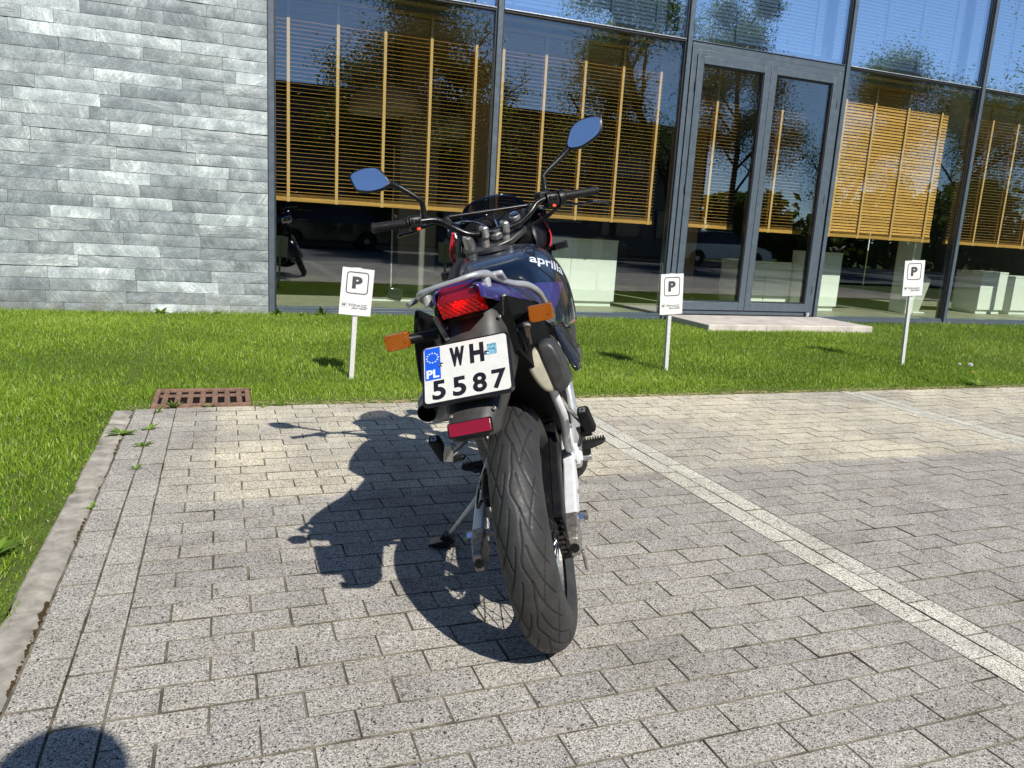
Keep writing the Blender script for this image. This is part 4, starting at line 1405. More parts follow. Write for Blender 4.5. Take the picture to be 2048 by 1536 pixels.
for ch, u0, u1, v0, v1 in (('W', -34, -1, 9, 60), ('H', 10, 41, 9, 60), ('5', -75, -46, -66, -18), ('5', -31, -2, -66, -18), ('8', 12, 42, -66, -18), ('7', 53, 84, -66, -18)):
    g = G()
    place_text(g, ch, u0, u1, v0, v1, PT(0.0036), {'W': 0.075, 'H': 0.05}.get(ch, 0.032))
    bp(g, 'plate_character', 'plate_black', holder, smooth=None, fix=False)
bp(flat_rect(49, 69, 23, 51, 0.0038), 'sticker', 'sticker_holo', holder, smooth=None, fix=False)
for u, v in ((-54, 21), (46, 29)):
    c = on_frame(PF, u / 1000, v / 1000, 0.003)
    T = Matrix.Translation(c) @ PF[3].to_track_quat('Z', 'Y').to_matrix().to_4x4()
    bp(G().lathe([(0.0055, 0.0), (0.0055, 0.0018), (0.004, 0.0035), (0.001, 0.004)], 14, T, 'Z'), 'plate_screw', 'chrome', holder)
# hanger behind the plate
bp(G().rings([[on_frame(PF, a, c, w) for a, c in rounded_rect(0.12, 0.12, 0.01, 3, 0.0, -0.005)] for w in (-0.030, -0.0045)]), 'plate_hanger', 'grey_plastic', mud, smooth=None, bevel=0.004)

# ---- tail lamp: red moulded wedge over a pale bowl
TLX = -0.020
def tail_lamp():
    # back plate, upper sloping lens, lower lens
    yb = -0.205
    base = loft([(yb, [(TLX - 0.046, 0.905), (TLX + 0.052, 0.908), (TLX + 0.047, 0.972), (TLX - 0.042, 0.972)]), (yb - 0.012, [(TLX - 0.045, 0.907), (TLX + 0.051, 0.910), (TLX + 0.046, 0.970), (TLX - 0.041, 0.970)])], 'tail_lamp', 'black_plastic', smooth=None, bevel=0.003)
    bowl = loft([(yb - 0.0125, [(TLX - 0.042, 0.911), (TLX + 0.048, 0.913), (TLX + 0.043, 0.968), (TLX - 0.039, 0.968)]), (yb - 0.016, [(TLX - 0.041, 0.912), (TLX + 0.047, 0.914), (TLX + 0.042, 0.967), (TLX - 0.038, 0.967)])], 'bowl', 'lamp_bowl', base, smooth=None)
    # upper lens: from the top back edge down to the ridge
    A = [(TLX - 0.0425, yb - 0.013, 0.9725), (TLX + 0.047, yb - 0.013, 0.9725)]
    Rg = [(TLX - 0.0445, yb - 0.078, 0.9405), (TLX + 0.0415, yb - 0.078, 0.9425)]
    Lw = [(TLX - 0.041, yb - 0.066, 0.9080), (TLX + 0.046, yb - 0.060, 0.9110)]
    Bk = [(TLX - 0.044, yb - 0.013, 0.9050), (TLX + 0.052, yb - 0.013, 0.9080)]
    def sheet4(a, b_, c, d, name, mat, th=0.0022):
        n = 5
        def fn(u, v):
            p = V3(a).lerp(V3(b_), u)
            q = V3(d).lerp(V3(c), u)
            return p.lerp(q, v)
        o = bp(G().grid(fn, n, n), name, mat, base, smooth=None, fix=False)
        so = o.modifiers.new('solid', 'SOLIDIFY'); so.thickness = th; so.offset = 0
        return o
    sheet4(A[0], A[1], Rg[1], Rg[0], 'upper_lens', 'lens_red')
    sheet4(Rg[0], Rg[1], Lw[1], Lw[0], 'lower_lens', 'lens_red_smooth')
    sheet4(Lw[0], Lw[1], Bk[1], Bk[0], 'under_lens', 'lens_red_smooth')
    g = G()
    for k in (0, 1):
        g.add([A[k], Rg[k], Lw[k], Bk[k]], [(0, 1, 2, 3)])
    bp(g, 'side_lens', 'lens_red_smooth', base, smooth=None, fix=False)
    bp(G().tube([Rg[0], Rg[1]], 0.0016, 8), 'lens_ridge', 'lens_red_smooth', base)
    bp(G().lathe([(0.001, -0.012), (0.008, -0.006), (0.009, 0.0), (0.008, 0.006), (0.001, 0.012)], 14, Matrix.Translation((TLX - 0.008, yb - 0.045, 0.932))), 'bulb', 'lamp_bulb', base)
    nrm = (V3(A[1]) - V3(A[0])).cross(V3(Rg[0]) - V3(A[0])).normalized()
    if nrm.z < 0:
        nrm = -nrm
    for u, v in ((0.07, 0.62), (0.84, 0.42)):
        p = V3(A[0]).lerp(V3(A[1]), u).lerp(V3(Rg[0]).lerp(V3(Rg[1]), u), v) + nrm * 0.001
        T = Matrix.Translation(p) @ nrm.to_track_quat('Z', 'Y').to_matrix().to_4x4()
        bp(G().lathe([(0.0042, 0), (0.0042, 0.0012), (0.003, 0.002), (0.0012, 0.0012)], 12, T, 'Z'), 'lens_screw', 'chrome', base)
tail_lamp()

# ---- tail cowl (purple), both flanks sweeping forward to the tank
def flank(sx):
    rows = []
    #      y      x_top  z_top  x_mid  z_mid  x_low  z_low
    for y, xt, zt, xm, zm, xl, zl in ((-0.285, 0.046, 0.966, 0.050, 0.950, 0.049, 0.938), (-0.24, 0.052, 0.968, 0.062, 0.945, 0.060, 0.930), (-0.16, 0.066, 0.962, 0.082, 0.925, 0.080, 0.908),
                                      (-0.06, 0.085, 0.945, 0.106, 0.905, 0.104, 0.878), (0.05, 0.105, 0.925, 0.128, 0.880, 0.124, 0.845), (0.18, 0.120, 0.905, 0.146, 0.850, 0.142, 0.805), (0.30, 0.128, 0.892, 0.156, 0.835, 0.150, 0.782)):
        c = -0.018 if y < -0.1 else -0.010
        s = sx
        rows.append([(c + s * (xt - 0.012), y, zt + 0.002), (c + s * xt, y, zt), (c + s * (xt * 0.45 + xm * 0.55), y, (zt + zm) / 2 + 0.004), (c + s * xm, y, zm), (c + s * (xm + xl) / 2, y, (zm + zl) / 2), (c + s * xl, y, zl)])
    return shell(rows, 'tail_cowl', 'purple_paint', 0.004, smooth=50)
flank(1)
flank(-1)
# purple bridge over the lamp
bp(loft([(-0.19, [(-0.072, 0.964), (0.040, 0.966), (0.038, 0.977), (-0.070, 0.976)]), (-0.225, [(-0.066, 0.968), (0.036, 0.970), (0.034, 0.976), (-0.064, 0.976)])], 'cowl_bridge', 'purple_paint').data and G().box((-0.016, -0.12, 0.955), (0.12, 0.10, 0.012)), 'cowl_top', 'purple_paint', smooth=None, bevel=0.004)

# ---- seat
loft([(-0.17, [(-0.06, 0.935), (0.045, 0.935), (0.04, 0.962), (-0.052, 0.962)]), (-0.10, [(-0.10, 0.905), (0.085, 0.905), (0.075, 0.968), (-0.09, 0.968)]), (0.05, [(-0.125, 0.875), (0.112, 0.875), (0.10, 0.945), (-0.112, 0.945)]),
      (0.20, [(-0.145, 0.845), (0.132, 0.845), (0.112, 0.915), (-0.125, 0.915)]), (0.34, [(-0.140, 0.835), (0.128, 0.835), (0.095, 0.922), (-0.108, 0.922)]), (0.48, [(-0.115, 0.85), (0.10, 0.85), (0.07, 0.972), (-0.085, 0.972)]), (0.52, [(-0.105, 0.87), (0.09, 0.87), (0.062, 0.975), (-0.078, 0.975)])], 'seat', 'seat_vinyl', smooth=60, sub=2)

# ---- grab rail
rail = bp(G().tube([(-0.125, -0.02, 0.925), (-0.122, -0.15, 0.952), (-0.105, -0.235, 0.966), (-0.075, -0.262, 0.975), (-0.02, -0.272, 0.982), (0.022, -0.262, 0.986), (0.045, -0.225, 0.982), (0.058, -0.15, 0.963), (0.085, -0.09, 0.944), (0.112, -0.05, 0.932), (0.130, 0.0, 0.910), (0.136, 0.06, 0.885), (0.138, 0.11, 0.862)], [0.0065, 0.007, 0.009, 0.0062, 0.0048, 0.0065, 0.0085, 0.0068, 0.0072, 0.008, 0.0078, 0.0072, 0.007], 14, None, 5), 'grab_rail', 'silver_paint', smooth=70)
bp(G().box((0.058, -0.15, 0.968), (0.036, 0.07, 0.012), rot=('X', -0.3)), 'rail_plate', 'silver_paint', rail, smooth=None, bevel=0.005)
for x, y, z in ((0.040, -0.222, 0.966), (-0.100, -0.20, 0.950)):
    bp(G().lathe([(0.010, 0.012), (0.011, 0.0), (0.010, -0.012), (0.006, -0.014)], 14, Matrix.Translation((x, y, z)), 'Z'), 'rail_bolt', 'silver_paint', rail)
bp(G().tube([(-0.128, -0.19, 0.955), (-0.142, -0.215, 0.950)], 0.006, 10), 'rail_peg', 'alu', rail)

# ---- indicators
def indicator(c, out, tilt, lens_w=0.056, lens_h=0.037, front=False, root=None):
    """stalk and box lamp; the lens faces back (or forward)"""
    c = V3(c)
    T = Matrix.Translation(c) @ Matrix.Rotation(tilt, 4, 'Y')
    sgn = 1 if front else -1
    g = G()
    rings = []
    for y, k in ((-sgn * 0.022, 0.72), (-sgn * 0.010, 0.95), (sgn * 0.004, 1.0)):
        rings.append([V3((a * k, y, b_ * k)) for a, b_ in rounded_rect(lens_w, lens_h, 0.006, 3)])
    o = bp(G().rings(rings, True, False, T), 'indicator', 'black_plastic' if front else 'lens_amber', smooth=40)
    rings = []
    for y, k in ((sgn * 0.0045, 1.0), (sgn * 0.015, 0.98), (sgn * 0.021, 0.90)):
        rings.append([V3((a * k, y, b_ * k)) for a, b_ in rounded_rect(lens_w, lens_h, 0.006, 3)])
    bp(G().rings(rings, True, False, T), 'lens', 'lens_amber', o, smooth=40)
    if not front:
        bp(G().prism(rounded_rect(lens_w * 0.8, lens_h * 0.75, 0.004, 2), -0.002, 0.003, T), 'bowl', 'lamp_bowl', o, smooth=None)
        for dx, dz in ((-0.38, 0.32), (0.36, -0.05), (-0.34, -0.34)):
            bp(G().lathe([(0.0035, 0.0), (0.0035, -0.004), (0.001, -0.004)], 10, T @ Matrix.Translation((dx * lens_w, -0.0195, dz * lens_h)), 'Y'), 'lens_screw', 'lens_amber', o)
    root = V3(root) if root is not None else V3((c.x - out * 0.085, c.y + 0.02, c.z - 0.004))
    bp(G().tube([c + V3((-out * lens_w * 0.42, 0.004 if not front else -0.004, -0.002)), (c + root) / 2, root], [0.012, 0.0105, 0.012], 12), 'stalk', 'black_plastic', o)
    return o
indicator((-0.180, -0.222, 0.878), -1, -0.02)
indicator((0.1415, -0.202, 0.875), 1, 0.02, root=(0.075, -0.16, 0.866))
indicator((-0.262, 1.02, 0.972), -1, 0.05, 0.050, 0.034, True, (-0.19, 1.04, 0.985))
indicator((0.178, 1.07, 0.993), 1, -0.05, 0.056, 0.030, True, (0.11, 1.08, 0.985))

# ---- under-tail clutter: dark inner guard, tool tray, brackets, lock with key
loft([(-0.19, [(-0.085, 0.80), (0.075, 0.80), (0.075, 0.925), (-0.085, 0.925)]), (0.05, [(-0.125, 0.66), (0.115, 0.66), (0.120, 0.88), (-0.130, 0.88)]), (0.42, [(-0.13, 0.45), (0.12, 0.45), (0.135, 0.83), (-0.145, 0.83)]), (0.60, [(-0.11, 0.42), (0.10, 0.42), (0.12, 0.80), (-0.13, 0.80)])], 'inner_guard', 'black_dull', smooth=None)
bp(G().box((0.062, -0.175, 0.905), (0.010, 0.03, 0.05), rot=('Y', 0.25)).box((0.070, -0.17, 0.868), (0.014, 0.02, 0.03)), 'bracket', 'steel_worn', smooth=None, bevel=0.003)
bp(G().box((-0.080, -0.20, 0.885), (0.012, 0.04, 0.06), rot=('Y', -0.3)).box((-0.095, -0.195, 0.860), (0.014, 0.02, 0.02)), 'bracket', 'steel_worn', smooth=None, bevel=0.003)
key = bp(G().lathe([(0.009, 0), (0.009, -0.012), (0.004, -0.014)], 14, Matrix.Translation((0.098, -0.12, 0.842)), 'Y'), 'seat_lock', 'steel_worn')
bp(G().box((0.099, -0.142, 0.832), (0.010, 0.002, 0.024)).box((0.101, -0.14, 0.812), (0.005, 0.0015, 0.02)), 'lock_key', 'pale_wood', key, smooth=None)
bp(shell([[(0.075, -0.13, 0.885), (0.085, -0.13, 0.855)], [(0.090, -0.09, 0.870), (0.098, -0.08, 0.835)]], 'lock_panel', 'purple_paint', 0.004, sub=0).data and G().tube([(0.080, -0.10, 0.84), (0.082, -0.08, 0.80), (0.10, -0.02, 0.76)], 0.006, 8, None, 3), 'loom_cable', 'black_plastic')

# ---- side panels below the cowl
shell([[(-0.148, -0.12, 0.935), (-0.160, -0.11, 0.90), (-0.172, -0.10, 0.865), (-0.178, -0.09, 0.83)],
       [(-0.158, -0.04, 0.925), (-0.178, -0.03, 0.88), (-0.192, -0.02, 0.83), (-0.200, -0.02, 0.785)],
       [(-0.162, 0.08, 0.90), (-0.188, 0.08, 0.85), (-0.210, 0.06, 0.78), (-0.214, 0.02, 0.715)],
       [(-0.160, 0.24, 0.87), (-0.188, 0.24, 0.82), (-0.205, 0.22, 0.75), (-0.208, 0.20, 0.69)]], 'side_panel', 'black_plastic', 0.006)
shell([[(0.136, 0.20, 0.795), (0.150, 0.16, 0.755), (0.168, 0.12, 0.705), (0.182, 0.09, 0.672)],
       [(0.146, 0.27, 0.79), (0.164, 0.24, 0.745), (0.184, 0.20, 0.700), (0.192, 0.16, 0.676)],
       [(0.152, 0.38, 0.79), (0.172, 0.38, 0.74), (0.192, 0.36, 0.70), (0.196, 0.34, 0.68)]], 'side_panel', 'black_gloss', 0.008)

# ---- silencers
def silencer_left():
    o = bp(G().tube([(-0.150, 0.26, 0.60), (-0.152, 0.05, 0.664), (-0.150, -0.13, 0.705), (-0.150, -0.165, 0.712)], [0.036, 0.044, 0.044, 0.036], 22, None, 3, flat=1.0), 'silencer', 'silver_paint', smooth=50)
    T = Matrix.Translation((-0.156, -0.165, 0.716)) @ Matrix.Rotation(0.20, 4, 'X') @ Matrix.Rotation(math.pi, 4, 'Z')
    bp(G().lathe([(0.010, 0.0), (0.0225, 0.0), (0.0225, 0.055), (0.0200, 0.055), (0.0200, 0.004), (0.010, 0.004)], 22, T, 'Y'), 'outlet', 'black_metal', o)
    bp(G().lathe([(0.0005, 0.006), (0.0202, 0.006), (0.0202, 0.008), (0.0005, 0.008)], 20, T, 'Y'), 'bore', 'deep_black', o)
silencer_left()
def silencer_right():
    # cream painted can with a dark grey heat shield wrapped round its outer side
    can = [(0.079, 0.762), (0.088, 0.774), (0.106, 0.782), (0.128, 0.780), (0.146, 0.755), (0.152, 0.715), (0.148, 0.680), (0.130, 0.668), (0.108, 0.672), (0.094, 0.700), (0.082, 0.738)]
    cx, cz = 0.118, 0.722
    can = [(0.135 + (x - 0.135) * 1.22, 0.722 + (z - 0.722) * 1.06) for x, z in can]
    can = [(min(x, 0.150), z) for x, z in can]
    o = loft([(-0.086, [(cx + (x - cx) * 0.5, cz + (z - cz) * 0.6) for x, z in can]), (-0.085, [(cx + (x - cx) * 0.92, cz + (z - cz) * 0.95) for x, z in can]), (-0.060, can), (0.10, [(x - 0.004, z - 0.012) for x, z in can]), (0.34, [(x - 0.01, z - 0.09) for x, z in can])], 'silencer', 'silencer_cream', smooth=60, sub=2)
    cov = [(0.104, 0.790), (0.112, 0.796), (0.132, 0.797), (0.147, 0.787), (0.158, 0.750), (0.167, 0.700), (0.168, 0.682), (0.160, 0.670), (0.132, 0.664), (0.126, 0.676), (0.118, 0.715), (0.105, 0.765)]
    loft([(-0.092, [(0.140 + (x - 0.140) * 0.5, 0.728 + (z - 0.728) * 0.7) for x, z in cov]), (-0.090, [(0.138 + (x - 0.138) * 0.9, 0.728 + (z - 0.728) * 0.95) for x, z in cov]), (-0.070, cov), (0.12, [(x, z - 0.014) for x, z in cov]), (0.30, [(x - 0.004, z - 0.07) for x, z in cov])], 'heat_shield', 'silencer_grey', o, smooth=60, sub=2)
silencer_right()

# ---- right rear frame strut and footrest hangers
bp(G().tube([(0.112, 0.02, 0.685), (0.112, 0.05, 0.655), (0.121, 0.11, 0.575), (0.118, 0.17, 0.52), (0.108, 0.24, 0.462), (0.106, 0.34, 0.405), (0.104, 0.42, 0.375)], [0.011, 0.011, 0.0125, 0.012, 0.0125, 0.014, 0.016], 14, None, 4), 'frame_strut', 'white_silver', smooth=60)
bp(G().box((0.112, 0.40, 0.372), (0.030, 0.06, 0.045), rot=('X', 0.3)).box((0.126, 0.41, 0.362), (0.02, 0.035, 0.03)), 'footrest_boss', 'white_silver', smooth=None, bevel=0.005)
bp(G().box((0.148, 0.405, 0.352), (0.030, 0.012, 0.016)).box((0.148, 0.43, 0.352), (0.030, 0.012, 0.016)), 'footrest_clevis', 'alu', smooth=None, bevel=0.003)
def rider_peg(xi, xo, y, z):
    s = 1 if xo > xi else -1
    w = abs(xo - xi)
    g = G()
    T = Matrix.Translation((xi, y, z)) @ Matrix.Scale(s, 4, (1, 0, 0))
    g.rings([[V3((x, b_, c)) for b_, c in ((-h, t0), (h, t0), (h * 0.8, 0.0), (-h * 0.8, 0.0))] for x, h, t0 in ((0.0, 0.018, -0.020), (0.012, 0.020, -0.024), (w - 0.01, 0.020, -0.012), (w, 0.014, -0.006))], True, False, T)
    o = bp(g, 'rider_footrest', 'rubber', smooth=30, bevel=0.002)
    g = G()
    n = 9
    for k in range(n):
        for yy in (-0.013, 0.0, 0.013):
            x = 0.004 + (w - 0.010) * k / (n - 1)
            g.rings([[V3((x + a * q, yy + b_ * q * 1.3, c)) for a, b_ in ((-1, -1), (1, -1), (1, 1), (-1, 1))] for c, q in ((-0.001, 0.0030), (0.0065, 0.0018))], True, False, T)
    bp(g, 'teeth', 'rubber', o, smooth=None)
rider_peg(0.140, 0.214, 0.42, 0.400)
rider_peg(-0.172, -0.246, 0.42, 0.393)
bp(G().box((0.150, 0.42, 0.376), (0.026, 0.030, 0.03)), 'footrest_hinge', 'black_plastic', smooth=None, bevel=0.004)
bp(G().box((-0.170, 0.42, 0.366), (0.04, 0.035, 0.04)), 'footrest_hinge', 'black_plastic', smooth=None, bevel=0.004)
def passenger_peg(p0, p1, arm_pts, foldside):
    """folded-up rubber block on a forged arm"""
    p0, p1 = V3(p0), V3(p1)
    d = (p1 - p0).normalized()
    q = d.to_track_quat('Z', 'Y').to_matrix().to_4x4()
    T = Matrix.Translation(p0) @ q
    L = (p1 - p0).length
    g = G()
    rings = []
    n = 14
    for k in range(n + 1):
        z = L * k / n
        k2 = 1.0 if k % 2 else 0.93
        if k in (0, n):
            k2 = 0.86
        rings.append([V3((a * k2, b_ * k2, z)) for a, b_ in rounded_rect(0.033, 0.030, 0.009, 3)])
    o = bp(g.rings(rings, True, False, T), 'passenger_footrest', 'rubber', smooth=30)
    bp(G().prism(rounded_rect(0.017, 0.015, 0.003, 2), -0.002, 0.004, T, 'XY'), 'peg_core', 'alu', o, smooth=None)
    bp(G().lathe([(0.0028, -0.0035), (0.0028, -0.001)], 8, T, 'Z'), 'peg_screw', 'black_metal', o)
    bp(G().tube(arm_pts, [0.010] * (len(arm_pts) - 1) + [0.008], 8, None, 0, True, 0.55), 'peg_arm', 'steel_worn', o, smooth=40)
    return o
pp = passenger_peg((0.176, 0.075, 0.578), (0.186, 0.125, 0.512), [(0.124, 0.12, 0.612), (0.140, 0.125, 0.575), (0.166, 0.135, 0.528), (0.176, 0.14, 0.506)], 1)
bp(G().box((0.172, 0.145, 0.505), (0.030, 0.030, 0.022), rot=('X', 0.5)), 'peg_pivot', 'black_plastic', pp, smooth=None, bevel=0.003)
bp(G().tube([(0.150, 0.18, 0.505), (0.152, 0.22, 0.470), (0.138, 0.28, 0.430)], 0.006, 10, None, 4), 'brake_hose', 'black_plastic')
pp = passenger_peg((-0.232, 0.09, 0.572), (-0.226, 0.15, 0.500), [(-0.125, 0.22, 0.560), (-0.165, 0.17, 0.530), (-0.195, 0.14, 0.512), (-0.212, 0.135, 0.500)], -1)
bp(G().box((-0.207, 0.115, 0.520), (0.026, 0.012, 0.050), rot=('Y', 0.2)), 'peg_plate', 'alu', pp, smooth=None, bevel=0.003)
bp(G().box((-0.19, 0.14, 0.495), (0.04, 0.02, 0.014)), 'peg_pivot', 'black_plastic', pp, smooth=None, bevel=0.003)
bp(G().tube([(-0.10, 0.26, 0.60), (-0.150, 0.20, 0.555), (-0.175, 0.17, 0.535)], 0.009, 10), 'frame_strut', 'steel_worn', smooth=60)

# ---- side stand
sd = bp(G().tube([(-0.165, 0.50, 0.345), (-0.225, 0.45, 0.272), (-0.345, 0.49, 0.158), (-0.372, 0.50, 0.130)], [0.012, 0.012, 0.011, 0.010], 10, None, 0, True, 0.7), 'side_stand', 'alu', smooth=50)
bp(G().rings([[V3((x, y, z)) for y, z in ((0.475, zb), (0.535, zb), (0.535, zt), (0.475, zt))] for x, zb, zt in ((-0.350, 0.108, 0.135), (-0.385, 0.113, 0.136), (-0.43, 0.124, 0.134))]), 'stand_foot', 'black_metal', sd, smooth=None, bevel=0.003)
bp(G().box((-0.362, 0.49, 0.142), (0.045, 0.045, 0.022), rot=('Y', 0.7)), 'foot_bracket', 'black_metal', sd, smooth=None, bevel=0.004)
bp(G().box((-0.160, 0.42, 0.318), (0.045, 0.10, 0.085)).box((-0.165, 0.36, 0.352), (0.03, 0.05, 0.04)), 'stand_mount', 'black_dull', sd, smooth=None, bevel=0.006)
bp(G().tube([(-0.178, 0.40, 0.372), (-0.20, 0.40, 0.380), (-0.205, 0.40, 0.372)], 0.009, 8), 'gear_lever', 'black_metal')

# ---- engine, frame, shock: dark bulk seen through the gaps and in the shadow
loft([(0.46, [(-0.12, 0.28), (0.07, 0.28), (0.08, 0.44), (-0.13, 0.44)]), (0.55, [(-0.15, 0.22), (0.085, 0.22), (0.09, 0.50), (-0.16, 0.50)]), (0.82, [(-0.16, 0.21), (0.09, 0.21), (0.09, 0.50), (-0.16, 0.50)]), (0.95, [(-0.10, 0.26), (0.09, 0.26), (0.09, 0.44), (-0.10, 0.44)])], 'crankcase', 'black_metal', smooth=None, bevel=0.02)
for s, x in ((-1, -0.162), (1, 0.088)):
    bp(G().lathe([(0.085, 0.0), (0.085, 0.010), (0.07, 0.018), (0.02, 0.020)], 32, Matrix.Translation((x, 0.70, 0.33)) @ (Matrix.Identity(4) if s > 0 else Matrix.Rotation(math.pi, 4, 'Z'))), 'engine_cover', 'black_metal')
cyl = G()
for k in range(9):
    cyl.box((-0.005, 0.76 + 0.012 * k * 0.5, 0.50 + 0.024 * k), (0.19 - 0.004 * k, 0.19, 0.012), rot=('X', -0.2))
cyl.box((-0.005, 0.80, 0.60), (0.13, 0.14, 0.22), rot=('X', -0.2))
bp(cyl, 'cylinder', 'cast_alu', smooth=None)
for s in (-1, 1):
    bp(G().tube([(s * 0.03 - 0.02, 0.93, 1.02), (s * 0.11 - 0.015, 0.80, 0.86), (s * 0.13 - 0.01, 0.60, 0.66), (s * 0.12, 0.53, 0.42), (s * 0.10, 0.60, 0.28)], 0.020, 12, None, 4), 'frame_spar', 'silver_paint', smooth=60)
    bp(G().tube([(s * 0.12 - 0.01, 0.60, 0.70), (s * 0.125 - 0.01, 0.25, 0.76), (s * 0.09 - 0.015, -0.12, 0.89)], 0.013, 10, None, 3), 'subframe', 'black_metal', smooth=60)
bp(G().tube([(-0.02, 0.93, 1.0), (-0.01, 1.0, 0.62), (0, 0.98, 0.28), (0, 0.85, 0.19), (0, 0.60, 0.19)], 0.022, 12, None, 4), 'down_tube', 'black_metal', smooth=60)
sp = bp(G().tube([(0, 0.46, 0.36), (0, 0.33, 0.70)], 0.025, 14), 'shock_absorber', 'black_metal')
g = G()
g.tube([(math.cos(a) * 0.034, 0.44 - 0.10 * a / 44 + math.sin(a) * 0.034, 0.41 + 0.25 * a / 44) for a in np.arange(0, 44, 0.5)], 0.006, 6)
bp(g, 'shock_spring', 'red_decal', sp)
bp(G().box((0.0, 0.56, 0.70), (0.20, 0.24, 0.16)), 'airbox', 'black_dull', smooth=None, bevel=0.02)
bp(G().tube([(-0.02, 0.88, 0.66), (-0.05, 1.02, 0.50), (-0.06, 1.0, 0.28), (-0.11, 0.80, 0.20), (-0.15, 0.50, 0.28), (-0.155, 0.36, 0.48), (-0.152, 0.26, 0.60)], 0.019, 12, None, 4), 'exhaust_pipe', 'steel_worn', smooth=60)
bp(G().tube([(0.01, 0.88, 0.66), (0.05, 1.02, 0.50), (0.06, 1.0, 0.30), (0.085, 0.80, 0.34), (0.085, 0.55, 0.45), (0.10, 0.34, 0.62)], 0.019, 12, None, 4), 'exhaust_pipe', 'steel_worn', smooth=60)
bp(G().rings([[V3((x, y, z)) for x, z in ((-0.12, 0.20), (0.09, 0.20), (0.07, 0.135), (-0.10, 0.135))] for y in (0.55, 0.98)]), 'bash_plate', 'black_dull', smooth=None, bevel=0.01)

# ---- tank with shrouds
def tank():
    rings = []
    prof = {}
    #   y     top_z  flat  xs   zs     xm    zm    xl    zl
    S = ((0.40, 0.945, 0.045, 0.080, 0.935, 0.112, 0.87, 0.120, 0.79),
         (0.47, 0.988, 0.068, 0.102, 0.972, 0.135, 0.88, 0.145, 0.77),
         (0.55, 1.008, 0.085, 0.118, 0.990, 0.162, 0.90, 0.175, 0.74),
         (0.65, 1.020, 0.098, 0.132, 1.002, 0.192, 0.91, 0.202, 0.73),
         (0.75, 1.032, 0.105, 0.145, 1.012, 0.212, 0.91, 0.220, 0.72),
         (0.85, 1.036, 0.105, 0.150, 1.014, 0.220, 0.90, 0.226, 0.72),
         (0.93, 1.022, 0.085, 0.140, 1.000, 0.214, 0.88, 0.222, 0.73),
         (0.98, 0.975, 0.055, 0.110, 0.950, 0.190, 0.85, 0.200, 0.74))
    for y, tz, fl, xs, zs, xm, zm, xl, zl in S:
        c = -0.030 if y > 0.5 else -0.020
        c = -0.018 - 0.022 * (y - 0.4) / 0.58
        half = [(fl * 0.5, tz), (fl, tz - 0.002), (xs, zs), ((xs + xm) / 2 + 0.008, (zs + zm) / 2 + 0.006), (xm, zm), ((xm + xl) / 2 + 0.006, (zm + zl) / 2), (xl, zl), (xl - 0.03, zl - 0.015)]
        ring = [V3((c + x, y, z)) for x, z in half] + [V3((c - x, y, z)) for x, z in half[::-1]]
        rings.append(ring)
    o = bp(G().rings(rings), 'fuel_tank', 'navy_paint', smooth=60)
    sdm = o.modifiers.new('sub', 'SUBSURF'); sdm.levels = 2; sdm.render_levels = 2
    return o
tk = tank()
dg = bpy.context.evaluated_depsgraph_get()
_tm = bpy.data.meshes.new_from_object(tk.evaluated_get(dg))
TB = BVHTree.FromPolygons([v.co for v in _tm.vertices], [tuple(p.vertices) for p in _tm.polygons])
def on_tank(p, lift=0.0012):
    loc, nrm, _, _ = TB.find_nearest(V3(p))
    if nrm.dot(V3(p) - V3((-0.03, loc.y, 0.85))) < 0:
        nrm = -nrm
    return loc + nrm * lift
# filler cap and lettering, purple flash, black slot, red tick
cap_c = on_tank((-0.036, 0.700, 1.05), 0.0)
T = Matrix.Translation(cap_c) @ Matrix.Rotation(-0.02, 4, 'X')
fc = bp(G().lathe([(0.058, -0.004), (0.058, 0.006), (0.054, 0.010), (0.046, 0.0105), (0.045, 0.007), (0.038, 0.007), (0.037, 0.011), (0.001, 0.012)], 40, T, 'Z'), 'filler_cap', 'silencer_grey', tk)
bp(G().box(cap_c + V3((0, 0, 0.013)), (0.05, 0.016, 0.006)), 'cap_flap', 'silencer_grey', fc, smooth=None, bevel=0.003)
def tank_text():
    g = G()
    vs, fs = text_shape('aprilia', 0.022)
    bm = bmesh.new()
    bv = [bm.verts.new((u * 3.4, v, 0)) for u, v in vs]
    for q in fs:
        try:
            bm.faces.new([bv[i] for i in q])
        except ValueError:
            pass
    for _ in range(5):
        long_ = [e_ for e_ in bm.edges if e_.calc_length() > 0.12]
        if not long_:
            break
        bmesh.ops.subdivide_edges(bm, edges=long_, cuts=1)
        bmesh.ops.triangulate(bm, faces=[f for f in bm.faces if len(f.verts) > 3])
    bm.verts.index_update()
    vs = [(v.co.x / 3.4, v.co.y) for v in bm.verts]
    fs = [tuple(v.index for v in f.verts) for f in bm.faces]
    bm.free()
    a = V3((0.086, 0.500, 0.966))
    b_ = V3((0.167, 0.720, 0.897))
    e1 = b_ - a
    up = V3((0.005, 0.066, 0.030)) * 1.1
    # finer mesh so that the letters follow the curve
    g.add([on_tank(a + e1 * u + up * (v - 0.22), 0.0018) for u, v in vs], fs)
    return bp(g, 'lettering', 'decal_white', tk, smooth=None, fix=False)
tank_text()
def tank_patch(quad, name, mat, n=12, lift=0.0013):
    a, b_, c, d = [V3(q) for q in quad]
    g = G().grid(lambda u, v: on_tank(a.lerp(b_, u).lerp(d.lerp(c, u), v), lift), n, n)
    return bp(g, name, mat, tk, smooth=60, fix=False)
tank_patch([(0.088, 0.44, 0.905), (0.172, 0.68, 0.878), (0.142, 0.53, 0.82), (0.125, 0.44, 0.79)], 'purple_flash', 'purple_paint')
tank_patch([(0.075, 0.515, 0.945), (0.093, 0.53, 0.962), (0.150, 0.62, 0.905), (0.142, 0.60, 0.885)], 'black_flash', 'black_gloss')
